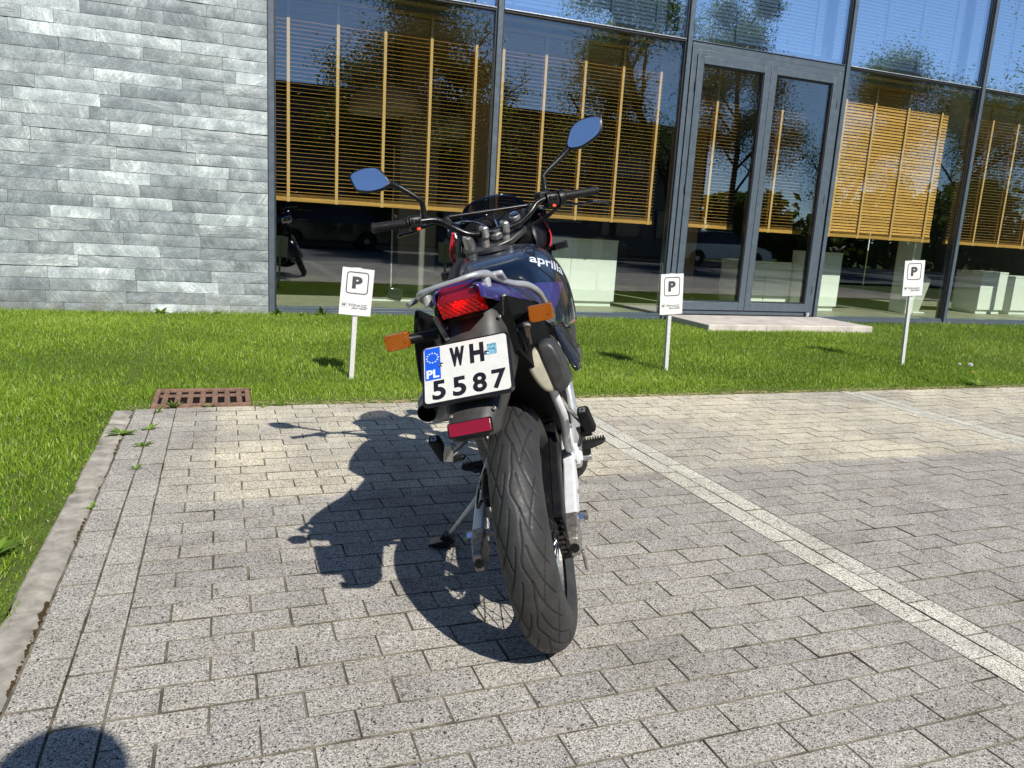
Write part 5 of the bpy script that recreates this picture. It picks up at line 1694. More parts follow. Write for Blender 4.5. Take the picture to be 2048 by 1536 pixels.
tank_patch([(0.178, 0.86, 0.895), (0.185, 0.90, 0.885), (0.190, 0.89, 0.745), (0.186, 0.84, 0.745)], 'shroud_slot', 'deep_black', lift=0.0016)  # slot drawn as a flat near-black patch lying on the tank
shell([[(0.172, 0.80, 0.745), (0.178, 0.80, 0.725)], [(0.176, 0.90, 0.745), (0.180, 0.90, 0.722)]], 'red_tick', 'red_decal', 0.016, tk, sub=0)
# black lower shroud below the tank on each side
for s in (1, -1):
    c = -0.034
    shell([[(c + s * 0.196, 0.62, 0.735), (c + s * 0.196, 0.62, 0.68), (c + s * 0.17, 0.63, 0.62)], [(c + s * 0.213, 0.78, 0.730), (c + s * 0.212, 0.78, 0.66), (c + s * 0.185, 0.79, 0.58)], [(c + s * 0.210, 0.92, 0.735), (c + s * 0.206, 0.92, 0.66), (c + s * 0.18, 0.92, 0.58)]], 'lower_shroud', 'grey_plastic', 0.006)
# ribbed knee pad on the left of the tank
g = G()
rings = []
for k in range(15):
    f = k / 14
    y = 0.46 + 0.24 * f
    w = 0.020 if k % 2 else 0.0165
    cx, cz = -0.150 - 0.012 * math.sin(f * 3.14), 0.925 + 0.055 * f
    rings.append([V3((cx + math.cos(a) * w, y, cz + math.sin(a) * 0.050)) for a in [2 * math.pi * j / 12 for j in range(12)]])
bp(g.rings(rings), 'knee_pad', 'rubber', smooth=30)

# ---- front end: fork, clamps, bars (turned left), instruments, fairing
STEER = math.radians(27)
SA = V3((-0.035, 0.93, 1.06))
SD = V3((0, -math.sin(math.radians(27)), math.cos(math.radians(27))))
ST = Matrix.Translation(SA) @ Matrix.Rotation(STEER, 4, SD) @ Matrix.Translation(-SA)
def fork_pt(x, t, fwd=0.035):
    """point on a fork leg, t metres below the top clamp"""
    f = SD.cross(V3((1, 0, 0))).normalized()
    if f.y < 0:
        f = -f
    return SA + V3((x, 0, 0)) - SD * t + f * fwd
for s in (-1, 1):
    leg = bp(G().tube([fork_pt(s * 0.098, -0.045), fork_pt(s * 0.098, 0.46)], 0.0205, 16, ST), 'fork_tube', 'alu')
    bp(G().tube([fork_pt(s * 0.098, 0.42), fork_pt(s * 0.098, 0.50), fork_pt(s * 0.098, 0.865)], [0.029, 0.030, 0.026], 16, ST), 'fork_slider', 'cast_alu', leg)
    bp(G().tube([fork_pt(s * 0.098, 0.24), fork_pt(s * 0.098, 0.42)], 0.028, 14, ST), 'fork_gaiter', 'rubber', leg)
    bp(G().lathe([(0.016, 0.0), (0.016, 0.010), (0.008, 0.014)], 6, ST @ Matrix.Translation(fork_pt(s * 0.098, -0.045)) @ Matrix.Rotation(math.radians(27), 4, 'X'), 'Z'), 'fork_cap', 'chrome', leg)
axle_p = fork_pt(0, 0.845)
FR = 0.327
FT = ST @ Matrix.Translation(axle_p)
# set the front wheel on the ground
_wm = _bm
low = min((_wm @ (FT @ V3((0, math.cos(a) * FR, math.sin(a) * FR)))).z for a in np.linspace(0, 6.283, 180))
front = wheel('front_wheel', FT, FR, 0.050, 0.058, 0.244, (240, 24), disc_x=-0.07)
bp(G().tube([fork_pt(-0.11, 0.845), fork_pt(0.11, 0.845)], 0.011, 10, ST), 'front_axle', 'steel_worn')
f_ = G()
for k in range(13):
    pass
rows = []
for k in range(11):
    a = math.radians(20 + 125 * k / 10)
    rows.append([tuple(FT @ V3((x, math.cos(a) * (FR + dz), math.sin(a) * (FR + dz)))) for x, dz in ((-0.062, -0.03), (-0.055, 0.015), (0, 0.032), (0.055, 0.015), (0.062, -0.03))])
shell(rows, 'front_mudguard', 'navy_paint', 0.004)
# yokes
def yoke(t, name):
    c = SA - SD * t
    T = ST @ Matrix.Translation(c - SD * 0.012) @ Matrix.Rotation(math.radians(27), 4, 'X')
    poly = [(-0.135, 0.010), (-0.128, 0.062), (-0.10, 0.072), (-0.062, 0.060), (-0.03, 0.020), (0.03, 0.020), (0.062, 0.060), (0.10, 0.072), (0.128, 0.062), (0.135, 0.010), (0.10, -0.008), (0.04, -0.032), (-0.04, -0.032), (-0.10, -0.008)]
    return bp(G().prism([(a * 0.93, c_) for a, c_ in poly], -0.012, 0.012, T, 'XY'), name, 'silencer_grey', smooth=None, bevel=0.005)
yk = yoke(0.0, 'top_yoke')
yoke(0.20, 'lower_yoke')
T = ST @ Matrix.Translation(SA) @ Matrix.Rotation(math.radians(27), 4, 'X')
bp(G().lathe([(0.024, 0.014), (0.024, 0.030), (0.016, 0.034), (0.016, 0.044), (0.004, 0.045)], 6, T, 'Z'), 'stem_nut', 'alu', yk)
bp(G().tube([SA - SD * 0.02, SA - SD * 0.19], 0.030, 16), 'steering_head', 'cast_alu')
for x, y, z in ((-0.076, 0.900, 1.093), (-0.002, 0.922, 1.096)):
    T = Matrix.Translation((x, y, z)) @ Matrix.Rotation(STEER, 4, 'Z') @ Matrix.Rotation(0.25, 4, 'X')
    cl = bp(G().box((0, 0, 0.005), (0.026, 0.042, 0.046), T), 'bar_clamp', 'alu', smooth=None, bevel=0.008, seg=3)
    bp(G().tube([T @ V3((0, 0, -0.015)), T @ V3((0, 0.0, -0.05))], [0.014, 0.017], 12), 'clamp_post', 'cast_alu', cl)
    bp(G().lathe([(0.005, 0.0285), (0.005, 0.031), (0.003, 0.031), (0.003, 0.029)], 10, T, 'Z'), 'clamp_bolt', 'black_metal', cl)
bar_pts = [(-0.395, 0.757, 1.187), (-0.33, 0.80, 1.182), (-0.274, 0.83, 1.180), (-0.224, 0.855, 1.172), (-0.183, 0.875, 1.140), (-0.135, 0.89, 1.105), (-0.083, 0.902, 1.094), (-0.002, 0.925, 1.096), (0.052, 0.940, 1.104), (0.098, 0.958, 1.134), (0.128, 0.980, 1.162), (0.170, 1.005, 1.171), (0.234, 1.04, 1.167), (0.31, 1.08, 1.165)]
bar = bp(G().tube(bar_pts, 0.0112, 16, None, 4), 'handlebar', 'black_metal', smooth=60)
xb = bp(G().tube([(-0.183, 0.876, 1.176), (0.090, 0.966, 1.160)], 0.0065, 12), 'cross_bar', 'black_metal', bar)
for p in ((-0.190, 0.876, 1.160), (0.096, 0.962, 1.148)):
    T = Matrix.Translation(p) @ Matrix.Rotation(STEER * 0.7, 4, 'Z') @ Matrix.Rotation(-0.5 if p[0] < 0 else 0.6, 4, 'Y')
    bp(G().box((0, 0, 0), (0.022, 0.030, 0.040), T), 'cross_bar_clamp', 'black_plastic', bar, smooth=None, bevel=0.006)
def grip(a, b_, flange):
    a, b_ = V3(a), V3(b_)
    d = b_ - a
    n = 26
    pts, rs = [], []
    for k in range(n + 1):
        pts.append(a + d * k / n)
        rs.append(0.0165 if k % 2 else 0.0150)
    rs[0] = rs[1] = 0.021
    rs[-1] = 0.0175
    rs[-2] = 0.0175
    o = bp(G().tube(pts, rs, 18), 'grip', 'rubber', bar, smooth=30)
    return o
grip((-0.322, 0.806, 1.182), (-0.430, 0.742, 1.189), -1)
grip((0.222, 1.034, 1.167), (0.350, 1.104, 1.164), 1)
# switch gear
def switchgear(c, w, side):
    T = Matrix.Translation(c) @ Matrix.Rotation(STEER, 4, 'Z') @ Matrix.Rotation(0.03, 4, 'Y')
    o = bp(G().rings([[V3((x, b_, z)) for b_, z in rounded_rect(0.046, h, 0.014, 3)] for x, h in ((-w / 2, 0.046), (-w / 2 + 0.004, 0.052), (w / 2 - 0.004, 0.052), (w / 2, 0.046))], True, False, T), 'switch_housing', 'black_plastic', bar, smooth=35)
    bp(G().box((-0.004 * side, -0.026, -0.024), (0.014, 0.008, 0.010), T), 'red_switch', 'switch_red', bar, smooth=None, bevel=0.002)
    bp(G().box((0.006, -0.0245, 0.004), (0.018, 0.006, 0.012), T).box((-0.012, -0.0245, 0.006), (0.008, 0.006, 0.016), T), 'switch_buttons', 'black_metal', bar, smooth=None, bevel=0.002)
    return T
TL_ = switchgear((-0.298, 0.815, 1.178), 0.040, -1)
TR_ = switchgear((0.178, 1.010, 1.163), 0.046, 1)
bp(G().lathe([(0.030, -0.012), (0.032, 0.0), (0.030, 0.012), (0.022, 0.014)], 24, Matrix.Translation((0.212, 1.028, 1.163)) @ Matrix.Rotation(STEER, 4, 'Z')), 'throttle_drum', 'black_plastic', bar)
bp(G().tube([(0.212, 1.024, 1.138), (0.165, 1.02, 1.115), (0.11, 1.03, 1.095), (0.04, 1.04, 1.06)], 0.006, 10, None, 4).tube([(0.200, 1.030, 1.134), (0.15, 1.03, 1.105), (0.09, 1.04, 1.085)], 0.006, 10, None, 4), 'throttle_cable', 'black_plastic', bar)
bp(G().box((0.150, 1.02, 1.183), (0.05, 0.05, 0.032), rot=('Z', STEER)), 'brake_reservoir', 'black_plastic', bar, smooth=None, bevel=0.006)
bp(G().tube([(0.176, 1.05, 1.150), (0.225, 1.085, 1.141), (0.285, 1.115, 1.128), (0.340, 1.135, 1.127), (0.386, 1.140, 1.110), (0.391, 1.140, 1.107)], [0.008, 0.0065, 0.0065, 0.008, 0.0075, 0.009], 12, None, 4, flat=0.7), 'brake_lever', 'black_gloss', bar, smooth=60)
bp(G().tube([(-0.275, 0.855, 1.165), (-0.31, 0.865, 1.152), (-0.350, 0.850, 1.150), (-0.372, 0.835, 1.146)], [0.008, 0.007, 0.0075, 0.009], 12, None, 4, flat=0.7), 'clutch_lever', 'black_gloss', bar, smooth=60)
bp(G().tube([(-0.285, 0.85, 1.158), (-0.22, 0.875, 1.160), (-0.17, 0.90, 1.125), (-0.12, 0.95, 1.085), (-0.10, 1.0, 1.02)], 0.0045, 10, None, 5), 'clutch_cable', 'black_gloss', bar, smooth=60)
bp(G().tube([(-0.20, 0.88, 1.150), (-0.13, 0.93, 1.150), (-0.08, 0.97, 1.125), (-0.06, 1.0, 1.09)], 0.003, 8, None, 5), 'brake_cable', 'chrome', bar, smooth=60)
# mirrors
def mirror(outline, nrm, stem, stem_r, label):
    nrm = V3(nrm).normalized()
    pts = [V3(p) for p in outline]
    c = sum(pts, V3((0, 0, 0))) / len(pts)
    n = len(pts)
    # smooth the outline
    cur, _ = spline(pts + [pts[0]], [0] * (n + 1), 3)
    cur = cur[:-1]
    back = -nrm
    # rear shell: deep rounded cup
    g = G()
    rings = []
    for k, d in ((1.0, -0.0015), (1.035, 0.002), (1.02, 0.012), (0.85, 0.026), (0.45, 0.034)):
        rings.append([c + (p - c) * k + back * d for p in cur])
    o = bp(g.rings(rings), 'mirror', 'black_plastic', smooth=60)
    g = G()
    g.rings([[c + (p - c) * 0.915 - back * d for p in cur] for d in (0.0016, 0.0026)])
    bp(g, 'mirror_glass', 'mirror_glass', o, smooth=None)
    bp(G().tube(stem, stem_r, 14, None, 3), 'mirror_stem', 'black_plastic', o, smooth=50)
    for k in range(3):
        q = V3(stem[0]).lerp(V3(stem[1]), 0.45 + 0.28 * k)
        bp(G().tube([q, q + (V3(stem[1]) - V3(stem[0])).normalized() * 0.0025], 0.0128, 14), 'stem_ring', 'black_plastic', o)
    return o
mL = [(-0.484, 0.804, 1.380), (-0.472, 0.808, 1.390), (-0.451, 0.811, 1.395), (-0.423, 0.815, 1.397), (-0.389, 0.816, 1.390), (-0.371, 0.814, 1.376), (-0.356, 0.808, 1.351), (-0.347, 0.802, 1.330), (-0.353, 0.799, 1.321), (-0.377, 0.794, 1.312), (-0.419, 0.790, 1.312), (-0.456, 0.789, 1.322), (-0.469, 0.791, 1.332), (-0.479, 0.798, 1.361)]
mR = [(0.271, 1.105, 1.350), (0.279, 1.109, 1.370), (0.296, 1.115, 1.401), (0.316, 1.117, 1.420), (0.343, 1.114, 1.429), (0.378, 1.107, 1.430), (0.409, 1.100, 1.425), (0.416, 1.095, 1.413), (0.409, 1.084, 1.374), (0.389, 1.083, 1.355), (0.360, 1.084, 1.341), (0.323, 1.088, 1.329), (0.288, 1.096, 1.331), (0.274, 1.101, 1.338)]
mirror(mL, (0.10, -1, 0.30), [(-0.360, 0.815, 1.332), (-0.322, 0.808, 1.308), (-0.268, 0.82, 1.258), (-0.259, 0.83, 1.238), (-0.263, 0.84, 1.200), (-0.266, 0.842, 1.172)], [0.013, 0.011, 0.0085, 0.009, 0.011, 0.014], 'left')
mirror(mR, (-0.2, -1, 0.30), [(0.292, 1.115, 1.346), (0.250, 1.10, 1.315), (0.172, 1.06, 1.262), (0.166, 1.055, 1.244), (0.163, 1.05, 1.205), (0.160, 1.03, 1.178)], [0.013, 0.011, 0.0085, 0.009, 0.010, 0.014], 'right')
# instruments
def gauge(c, rad):
    n = V3((-0.02, -0.93, 0.36)).normalized()
    T = Matrix.Translation(c) @ n.to_track_quat('Z', 'Y').to_matrix().to_4x4()
    o = bp(G().lathe([(rad * 0.8, -0.05), (rad, -0.045), (rad, 0.004), (rad - 0.003, 0.006), (rad - 0.005, 0.002)], 32, T, 'Z'), 'gauge', 'black_plastic')
    bp(G().lathe([(rad - 0.005, 0.0), (rad - 0.005, 0.001)], 32, T, 'Z'), 'dial', 'gauge_face', o)
    g = G()
    for k in range(11):
        a = math.radians(225 - 27 * k)
        g.box(T @ V3((math.cos(a) * rad * 0.72, math.sin(a) * rad * 0.72, 0.0016)), (rad * 0.05, rad * 0.16, 0.0004), None, (T.to_3x3() @ Matrix.Rotation(a + math.pi / 2, 3, 'Z')))
        if k % 2 == 0:
            F = lambda u, v, a=a: T @ V3((math.cos(a) * rad * 0.48 + u, math.sin(a) * rad * 0.48 + v, 0.0016))
            place_text(g, str(k), -rad * 0.07, rad * 0.07, -rad * 0.09, rad * 0.09, F, 0.02)
    bp(g, 'dial_marks', 'gauge_mark', o, smooth=None, fix=False)
    bp(G().box(T @ V3((-rad * 0.25, -rad * 0.25, 0.0028)), (rad * 0.7, rad * 0.05, 0.0005), None, (T.to_3x3() @ Matrix.Rotation(math.radians(45), 3, 'Z'))), 'needle', 'switch_red', o, smooth=None)
gauge((-0.080, 1.010, 1.118), 0.036)
gauge((0.018, 1.020, 1.118), 0.042)
dash = loft([(0.99, [(-0.155, 1.03), (0.075, 1.025), (0.085, 1.055), (0.065, 1.072), (-0.13, 1.072), (-0.165, 1.055)]), (1.05, [(-0.165, 1.04), (0.085, 1.035), (0.095, 1.10), (0.07, 1.118), (-0.135, 1.118), (-0.175, 1.10)]), (1.14, [(-0.17, 1.06), (0.09, 1.055), (0.095, 1.14), (0.07, 1.165), (-0.135, 1.165), (-0.175, 1.14)])], 'dashboard', 'black_dull', smooth=None, bevel=0.01)
ig = bp(G().lathe([(0.016, 0), (0.016, 0.02), (0.010, 0.022)], 16, Matrix.Translation((-0.033, 0.985, 1.115)) @ Matrix.Rotation(0.7, 4, 'X'), 'Z'), 'ignition_lock', 'black_metal')
bp(G().box((-0.033, 0.965, 1.145), (0.004, 0.018, 0.030)).tube([(-0.033, 0.955, 1.135), (-0.028, 0.945, 1.105), (-0.025, 0.945, 1.09)], 0.003, 6, None, 3), 'ignition_key', 'chrome', ig, smooth=None)
# screen and fairing
scr = [[(-0.178, 1.13, 1.150), (-0.182, 1.15, 1.190), (-0.160, 1.20, 1.226)], [(-0.135, 1.19, 1.150), (-0.132, 1.22, 1.200), (-0.112, 1.26, 1.240)], [(-0.075, 1.22, 1.150), (-0.070, 1.25, 1.205), (-0.060, 1.285, 1.246)], [(-0.030, 1.225, 1.150), (-0.028, 1.255, 1.205), (-0.026, 1.29, 1.243)], [(0.030, 1.21, 1.148), (0.032, 1.235, 1.192), (0.028, 1.265, 1.230)], [(0.085, 1.15, 1.145), (0.085, 1.17, 1.165), (0.080, 1.19, 1.178)]]
shell(scr, 'windscreen', 'smoked_screen', 0.003)
def nose():
    rows = []
    for k in range(9):
        a = math.pi * k / 8
        x = -0.045 - 0.19 * math.cos(a)
        bulge = math.sin(a) ** 0.7
        rows.append([(x, 1.08 + 0.13 * bulge, 1.155 + 0.0 * bulge), (x * 1.02, 1.10 + 0.17 * bulge, 1.10), (x, 1.12 + 0.20 * bulge, 1.03), (x * 0.95, 1.10 + 0.18 * bulge, 0.97), (x * 0.85, 1.06 + 0.12 * bulge, 0.93)])
    return rows
fn = shell(nose(), 'headlamp_fairing', 'navy_paint', 0.005)
bp(G().box((-0.045, 1.29, 1.03), (0.20, 0.06, 0.12)), 'headlamp', 'chrome', fn, smooth=None, bevel=0.03)
# inner black faces and red edges of the fairing wings
for s, c, zt in ((-1, -0.048, 0.0), (1, -0.048, 0.0)):
    shell([[(c + s * 0.120, 1.00, 1.09), (c + s * 0.15, 1.00, 1.03), (c + s * 0.13, 0.99, 0.97)], [(c + s * 0.170, 1.09, 1.118), (c + s * 0.188, 1.10, 1.05), (c + s * 0.170, 1.09, 0.985)]], 'fairing_liner', 'black_plastic', 0.004, sub=1)
    pts = [(c + s * 0.168, 1.085, 1.125), (c + s * 0.186, 1.10, 1.085), (c + s * 0.195, 1.105, 1.050), (c + s * 0.193, 1.10, 1.020), (c + s * 0.180, 1.09, 0.990)]
    bp(G().tube(pts, 0.0075 if s < 0 else 0.005, 10, None, 4, flat=0.6), 'red_edge', 'red_decal', smooth=60)

# ---- small hardware: bolts, straps, hoses, caliper
def bolt(p, n, r=0.005, parent=None, mat='steel_worn'):
    n = V3(n).normalized()
    T = Matrix.Translation(V3(p)) @ n.to_track_quat('Z', 'Y').to_matrix().to_4x4()
    bp(G().lathe([(r, -0.001), (r, 0.003), (r * 0.6, 0.0035), (r * 0.55, 0.0015)], 6, T, 'Z'), 'bolt', mat, parent)
for p in ((-0.070, -0.206, 0.882), (0.050, -0.204, 0.884), (-0.076, -0.345, 0.712), (0.016, -0.342, 0.712)):
    bolt(p, (0, -0.8, 0.5), 0.0045, mud)
for y, z in ((0.32, 0.372), (0.16, 0.334)):
    bolt((0.1165, y, z), (1, 0, 0.1), 0.006)
for p in ((0.132, 0.13, 0.585), (0.128, 0.20, 0.512), (-0.214, 0.115, 0.535), (-0.214, 0.115, 0.508)):
    bolt(p, (0.5, -0.8, 0.2), 0.006)
bolt((0.150, -0.072, 0.752), (0.3, -0.9, 0.2), 0.0045, None, 'chrome')
bolt((0.158, -0.068, 0.698), (0.3, -0.9, 0.1), 0.0045, None, 'chrome')
bp(G().tube([(-0.152, 0.30, 0.405), (-0.158, 0.16, 0.385), (-0.150, 0.06, 0.372), (-0.128, 0.02, 0.40)], 0.0042, 8, None, 4), 'brake_line', 'black_plastic', smooth=60)
cal = bp(G().box((-0.108, 0.055, 0.415), (0.034, 0.085, 0.050), rot=('X', 0.5)), 'brake_caliper', 'black_metal', smooth=None, bevel=0.008)
bolt((-0.128, 0.045, 0.43), (-1, 0, 0), 0.006, cal)
bp(G().tube([(0.060, -0.16, 0.845), (0.066, -0.12, 0.800), (0.072, -0.04, 0.760), (0.085, 0.05, 0.70)], 0.0050, 8, None, 4).tube([(-0.078, -0.19, 0.862), (-0.105, -0.14, 0.835), (-0.120, -0.05, 0.80)], 0.0045, 8, None, 4), 'wiring_loom', 'black_plastic', smooth=60)
bp(G().tube([(0.070, -0.165, 0.862), (0.080, -0.185, 0.845), (0.088, -0.175, 0.815), (0.086, -0.14, 0.79)], 0.0030, 8, None, 4), 'indicator_wire', 'black_plastic', smooth=60)
shell([[(0.040, 0.155, 0.560), (0.052, 0.152, 0.566)], [(0.038, 0.15, 0.535), (0.060, 0.148, 0.538)], [(0.044, 0.145, 0.505), (0.052, 0.144, 0.503)]], 'beige_scrap', 'pale_wood', 0.0015, sub=1)  # small beige scrap stuck on the inner guard
for k in range(4):
    bp(G().tube([(-0.16 - 0.012 * k, 0.86 + 0.005 * k, 1.165), (-0.158 - 0.012 * k, 0.858 + 0.005 * k, 1.163)], 0.001, 4), 'cable_tie', 'black_plastic', bar) if k == 0 else None
# ------------------------------------------------------------------ parking signs
def parking_sign(x, y, zb, zt, lean, yaw, roll, label, pw=0.212):
    o = Vector((x, y, 0))
    t = tag(empty('parking_sign', o), label, 'sign', 'white parking signs in the lawn')
    t.rotation_euler = (random.uniform(-0.01, 0.01), lean, yaw)
    post = G().b2((-0.016, 0.002, -0.12), (0.016, 0.030, zt - 0.01))
    post.obj('post', 'post_grey', t, smooth=None, bevel=0.0015)
    h = zt - zb
    Rr = Matrix.Translation((0, 0, (zb + zt) / 2)) @ Matrix.Rotation(roll, 4, 'Y')
    pan = G().prism(rounded_rect(pw, h, 0.004, 3), -0.0045, -0.0005, Rr)
    panel = pan.obj('panel', 'sign_white', t, smooth=None, bevel=0.0006)
    G().b2((-0.030, 0.0, zt - zb + zb - 0.004), (0.030, 0.003, zt + 0.004)).obj('clip', 'frame_bright', t, smooth=None, bevel=0.001)
    G().b2((-0.020, 0.0, zb - 0.010), (0.020, 0.0025, zb + 0.004)).obj('clip', 'frame_bright', t, smooth=None, bevel=0.001)
    def F(u, v):
        return Rr @ Vector((u * pw, -0.0052, v * h))
    # printed frame
    g = G()
    outer = rounded_rect(0.70 * pw, 0.47 * h, 0.022, 5, 0, 0.190 * h)
    inner = rounded_rect(0.70 * pw - 0.0145, 0.47 * h - 0.0145, 0.015, 5, 0, 0.190 * h)
    n = len(outer)
    g.add([Rr @ Vector((a, -0.0052, c)) for a, c in outer + inner], [(k, (k + 1) % n, n + (k + 1) % n, n + k) for k in range(n)])
    g.obj('printed_frame', 'sign_print', panel, smooth=None, fix=False)
    g = G()
    place_text(g, 'P', -0.165, 0.155, 0.065, 0.325, F, 0.055)
    g.obj('letter_p', 'sign_print', panel, smooth=None, fix=False)
    g = G()
    place_text(g, 'W', -0.235, -0.09, -0.318, -0.245, F, 0.012)
    place_text(g, 'IPASZ', -0.085, 0.36, -0.318, -0.262, F, 0.012)
    g.obj('maker_name', 'sign_print', panel, smooth=None, fix=False)
    g = G()
    place_text(g, 'jest-nasz!', -0.13, 0.385, -0.385, -0.315, F, 0.014, 0.45)
    g.obj('tagline', 'sign_print', panel, smooth=None, fix=False)
    g = G()
    outer = rounded_rect(0.036, 0.034, 0.008, 4, -0.35 * pw, -0.285 * h)
    inner = rounded_rect(0.033, 0.031, 0.0066, 4, -0.35 * pw, -0.285 * h)
    n = len(outer)
    g.add([Rr @ Vector((a, -0.0052, c)) for a, c in outer + inner], [(k, (k + 1) % n, n + (k + 1) % n, n + k) for k in range(n)])
    place_text(g, 'w', -0.415, -0.285, -0.315, -0.255, F, 0.03, 0.25)
    g.obj('emblem', 'sign_print', panel, smooth=None, fix=False)
    return t
parking_sign(0.814, 5.18, 0.428, 0.742, 0.040, 0.0, 0.035, 'white parking sign left of the motorcycle, leaning to the right')
parking_sign(3.413, 5.36, 0.452, 0.778, -0.035, 0.02, -0.030, 'white parking sign in front of the glass door, left of the concrete step')
parking_sign(6.12, 5.485, 0.655, 0.985, -0.045, -0.16, -0.030, 'tall white parking sign at the right, beyond the concrete step')

# ------------------------------------------------------------------ weeds
def leaf_strip(g, rn, base, az, L, w, rise, droop, n=4, jag=0.0):
    """one bent leaf with a folded midrib"""
    d = Vector((math.cos(az), math.sin(az), 0))
    s = Vector((-math.sin(az), math.cos(az), 0))
    rows = []
    for i in range(n + 1):
        t = i / n
        c = Vector(base) + d * L * t + Vector((0, 0, rise * t - droop * t * t))
        ww = w * math.sin(min(1.0, 0.12 + t * 0.95) * math.pi) * (1 + (jag if i % 2 else -jag)) if i < n else 0.0004
        rows += [c - s * ww, c - Vector((0, 0, ww * 0.35)), c + s * ww]
    fs = []
    for i in range(n):
        a = i * 3
        fs += [(a, a + 1, a + 4, a + 3), (a + 1, a + 2, a + 5, a + 4)]
    g.add(rows, fs)
    rn += [random.random()] * len(rows)

def weed(x, y, size, leaves, label, up=0.5, jag=0.25, name='weed', z=0.0):
    o = Vector((x, y, z))
    t = tag(empty(name, o), label, 'weed', 'weeds along the paving and the wall')
    for i in range(leaves):
        g, rn = G(), []
        az = 2 * math.pi * (i + random.uniform(-0.3, 0.3)) / leaves
        L = size * random.uniform(0.6, 1.1)
        leaf_strip(g, rn, (0, 0, -0.004), az, L, L * random.uniform(0.12, 0.2), L * up * random.uniform(0.6, 1.5), L * up * random.uniform(0.2, 0.8), 6, jag)
        ob = g.obj('leaf', 'weed_leaf', t, smooth=60, fix=False)
        at = ob.data.attributes.new('rnd', 'FLOAT', 'POINT')
        at.data.foreach_set('value', rn)
    return t
weed(-0.462, 3.92, 0.105, 9, 'dandelion rosette growing between the kerb and the border pavers', 0.6)
weed(-0.348, 3.98, 0.055, 6, 'small weed in the border joint level with the dandelion rosette', 0.7)
weed(-0.350, 3.70, 0.060, 7, 'small weed in the border joint below the dandelion rosette', 0.7)
weed(-0.349, 3.36, 0.040, 5, 'tiny weed in the border joint nearest the camera', 0.7)
weed(-0.330, 4.33, 0.050, 6, 'small weed at the back end of the border joint', 0.9)
weed(-0.26, 4.435, 0.065, 7, 'weed at the front edge of the iron grate, left', 0.9)
weed(-0.08, 4.432, 0.060, 6, 'weed at the front edge of the iron grate, middle', 0.8)
weed(0.20, 4.41, 0.055, 5, 'narrow weed on the back edge of the paving just right of the grate', 1.2)
weed(0.30, 4.41, 0.060, 6, 'upright weed on the back edge of the paving, second right of the grate', 1.2)
weed(-0.455, 2.93, 0.045, 5, 'small weed beside the brown moss on the kerb', 0.7)
weed(-0.66, 2.55, 0.085, 9, 'light green weed in the lawn beside the kerb', 0.9, z=0.0)
weed(1.95, 3.50, 0.02, 4, 'tiny green sprout in the paving right of the motorcycle', 0.8)
for x, y, s, lab in ((-0.60, 8.62, 0.11, 'broad leaved weed at the foot of the stone wall, left'), (-0.05, 8.63, 0.08, 'low weed at the foot of the stone wall, right'),
                     (0.55, 8.62, 0.10, 'leafy weed at the corner of the stone wall and the first window'), (1.02, 8.63, 0.13, 'tall spiky weed against the sill of the first window'), (0.80, 8.63, 0.06, 'low weed below the first window')):
    weed(x, y, s, 11, lab, 0.9, 0.15, z=0.0)
    
def dandelion(x, y):
    t = weed(x, y, 0.13, 10, 'dandelion clump with a yellow flower at the right edge of the paving', 0.5, 0.3, 'dandelion')
    G().tube([(0, 0.02, 0), (-0.01, 0.06, 0.10)], 0.002, 6).obj('stalk', 'weed_leaf', t)
    g = G()
    for k in range(22):
        a = k * 0.2856 * math.pi
        d = Vector((math.cos(a), math.sin(a), 0.25))
        s = Vector((-math.sin(a), math.cos(a), 0)) * 0.003
        c = Vector((-0.01, 0.06, 0.10))
        g.add([c - s, c + s, c + d * 0.018 + s, c + d * 0.018 - s], [(0, 1, 2, 3)])
    g.obj('flower', 'petal_yellow', t, smooth=None, fix=False)
dandelion(5.92, 4.52)
def seed_head(x, y, z, r, label):
    t = tag(empty('seed_head', (x, y, 0)), label, 'seed head', 'dandelion clocks in the lawn')
    G().tube([(0, 0, -0.01), (0.004, 0, z)], 0.002, 6).obj('stalk', 'weed_leaf', t)
    g = G()
    c = Vector((0.004, 0, z))
    for k in range(90):
        u = 1 - 2 * (k + 0.5) / 90
        a = k * 2.39996
        d = Vector((math.cos(a) * math.sqrt(1 - u * u), math.sin(a) * math.sqrt(1 - u * u), u))
        s = d.orthogonal().normalized()
        q = d.cross(s)
        g.add([c + d * r * 0.25, c + d * r + s * r * 0.16, c + d * r - s * r * 0.08 + q * r * 0.14, c + d * r - s * r * 0.08 - q * r * 0.14], [(0, 1, 2), (0, 2, 3), (0, 3, 1), (1, 3, 2)])
    g.obj('clock', 'seed_white', t, smooth=None)
seed_head(6.42, 5.02, 0.075, 0.020, 'full white dandelion clock in the lawn at the right')
seed_head(6.33, 5.06, 0.075, 0.012, 'half blown dandelion clock just left of the full one')

# ------------------------------------------------------------------ across the car park: road, verge, office block, trees, cars (seen in the glass)
sheet('car_park_road', -60, 90, -13.0, -2.0, -0.030, 'asphalt')
sheet('verge', -60, 90, -18.6, -13.15, -0.020, 'lawn_soil')
g = G().b2((-60, -13.15, -0.1), (90, -13.0, 0.09))
tag(g.obj('road_kerb', 'kerb_concrete', None, smooth=None), kind='structure')

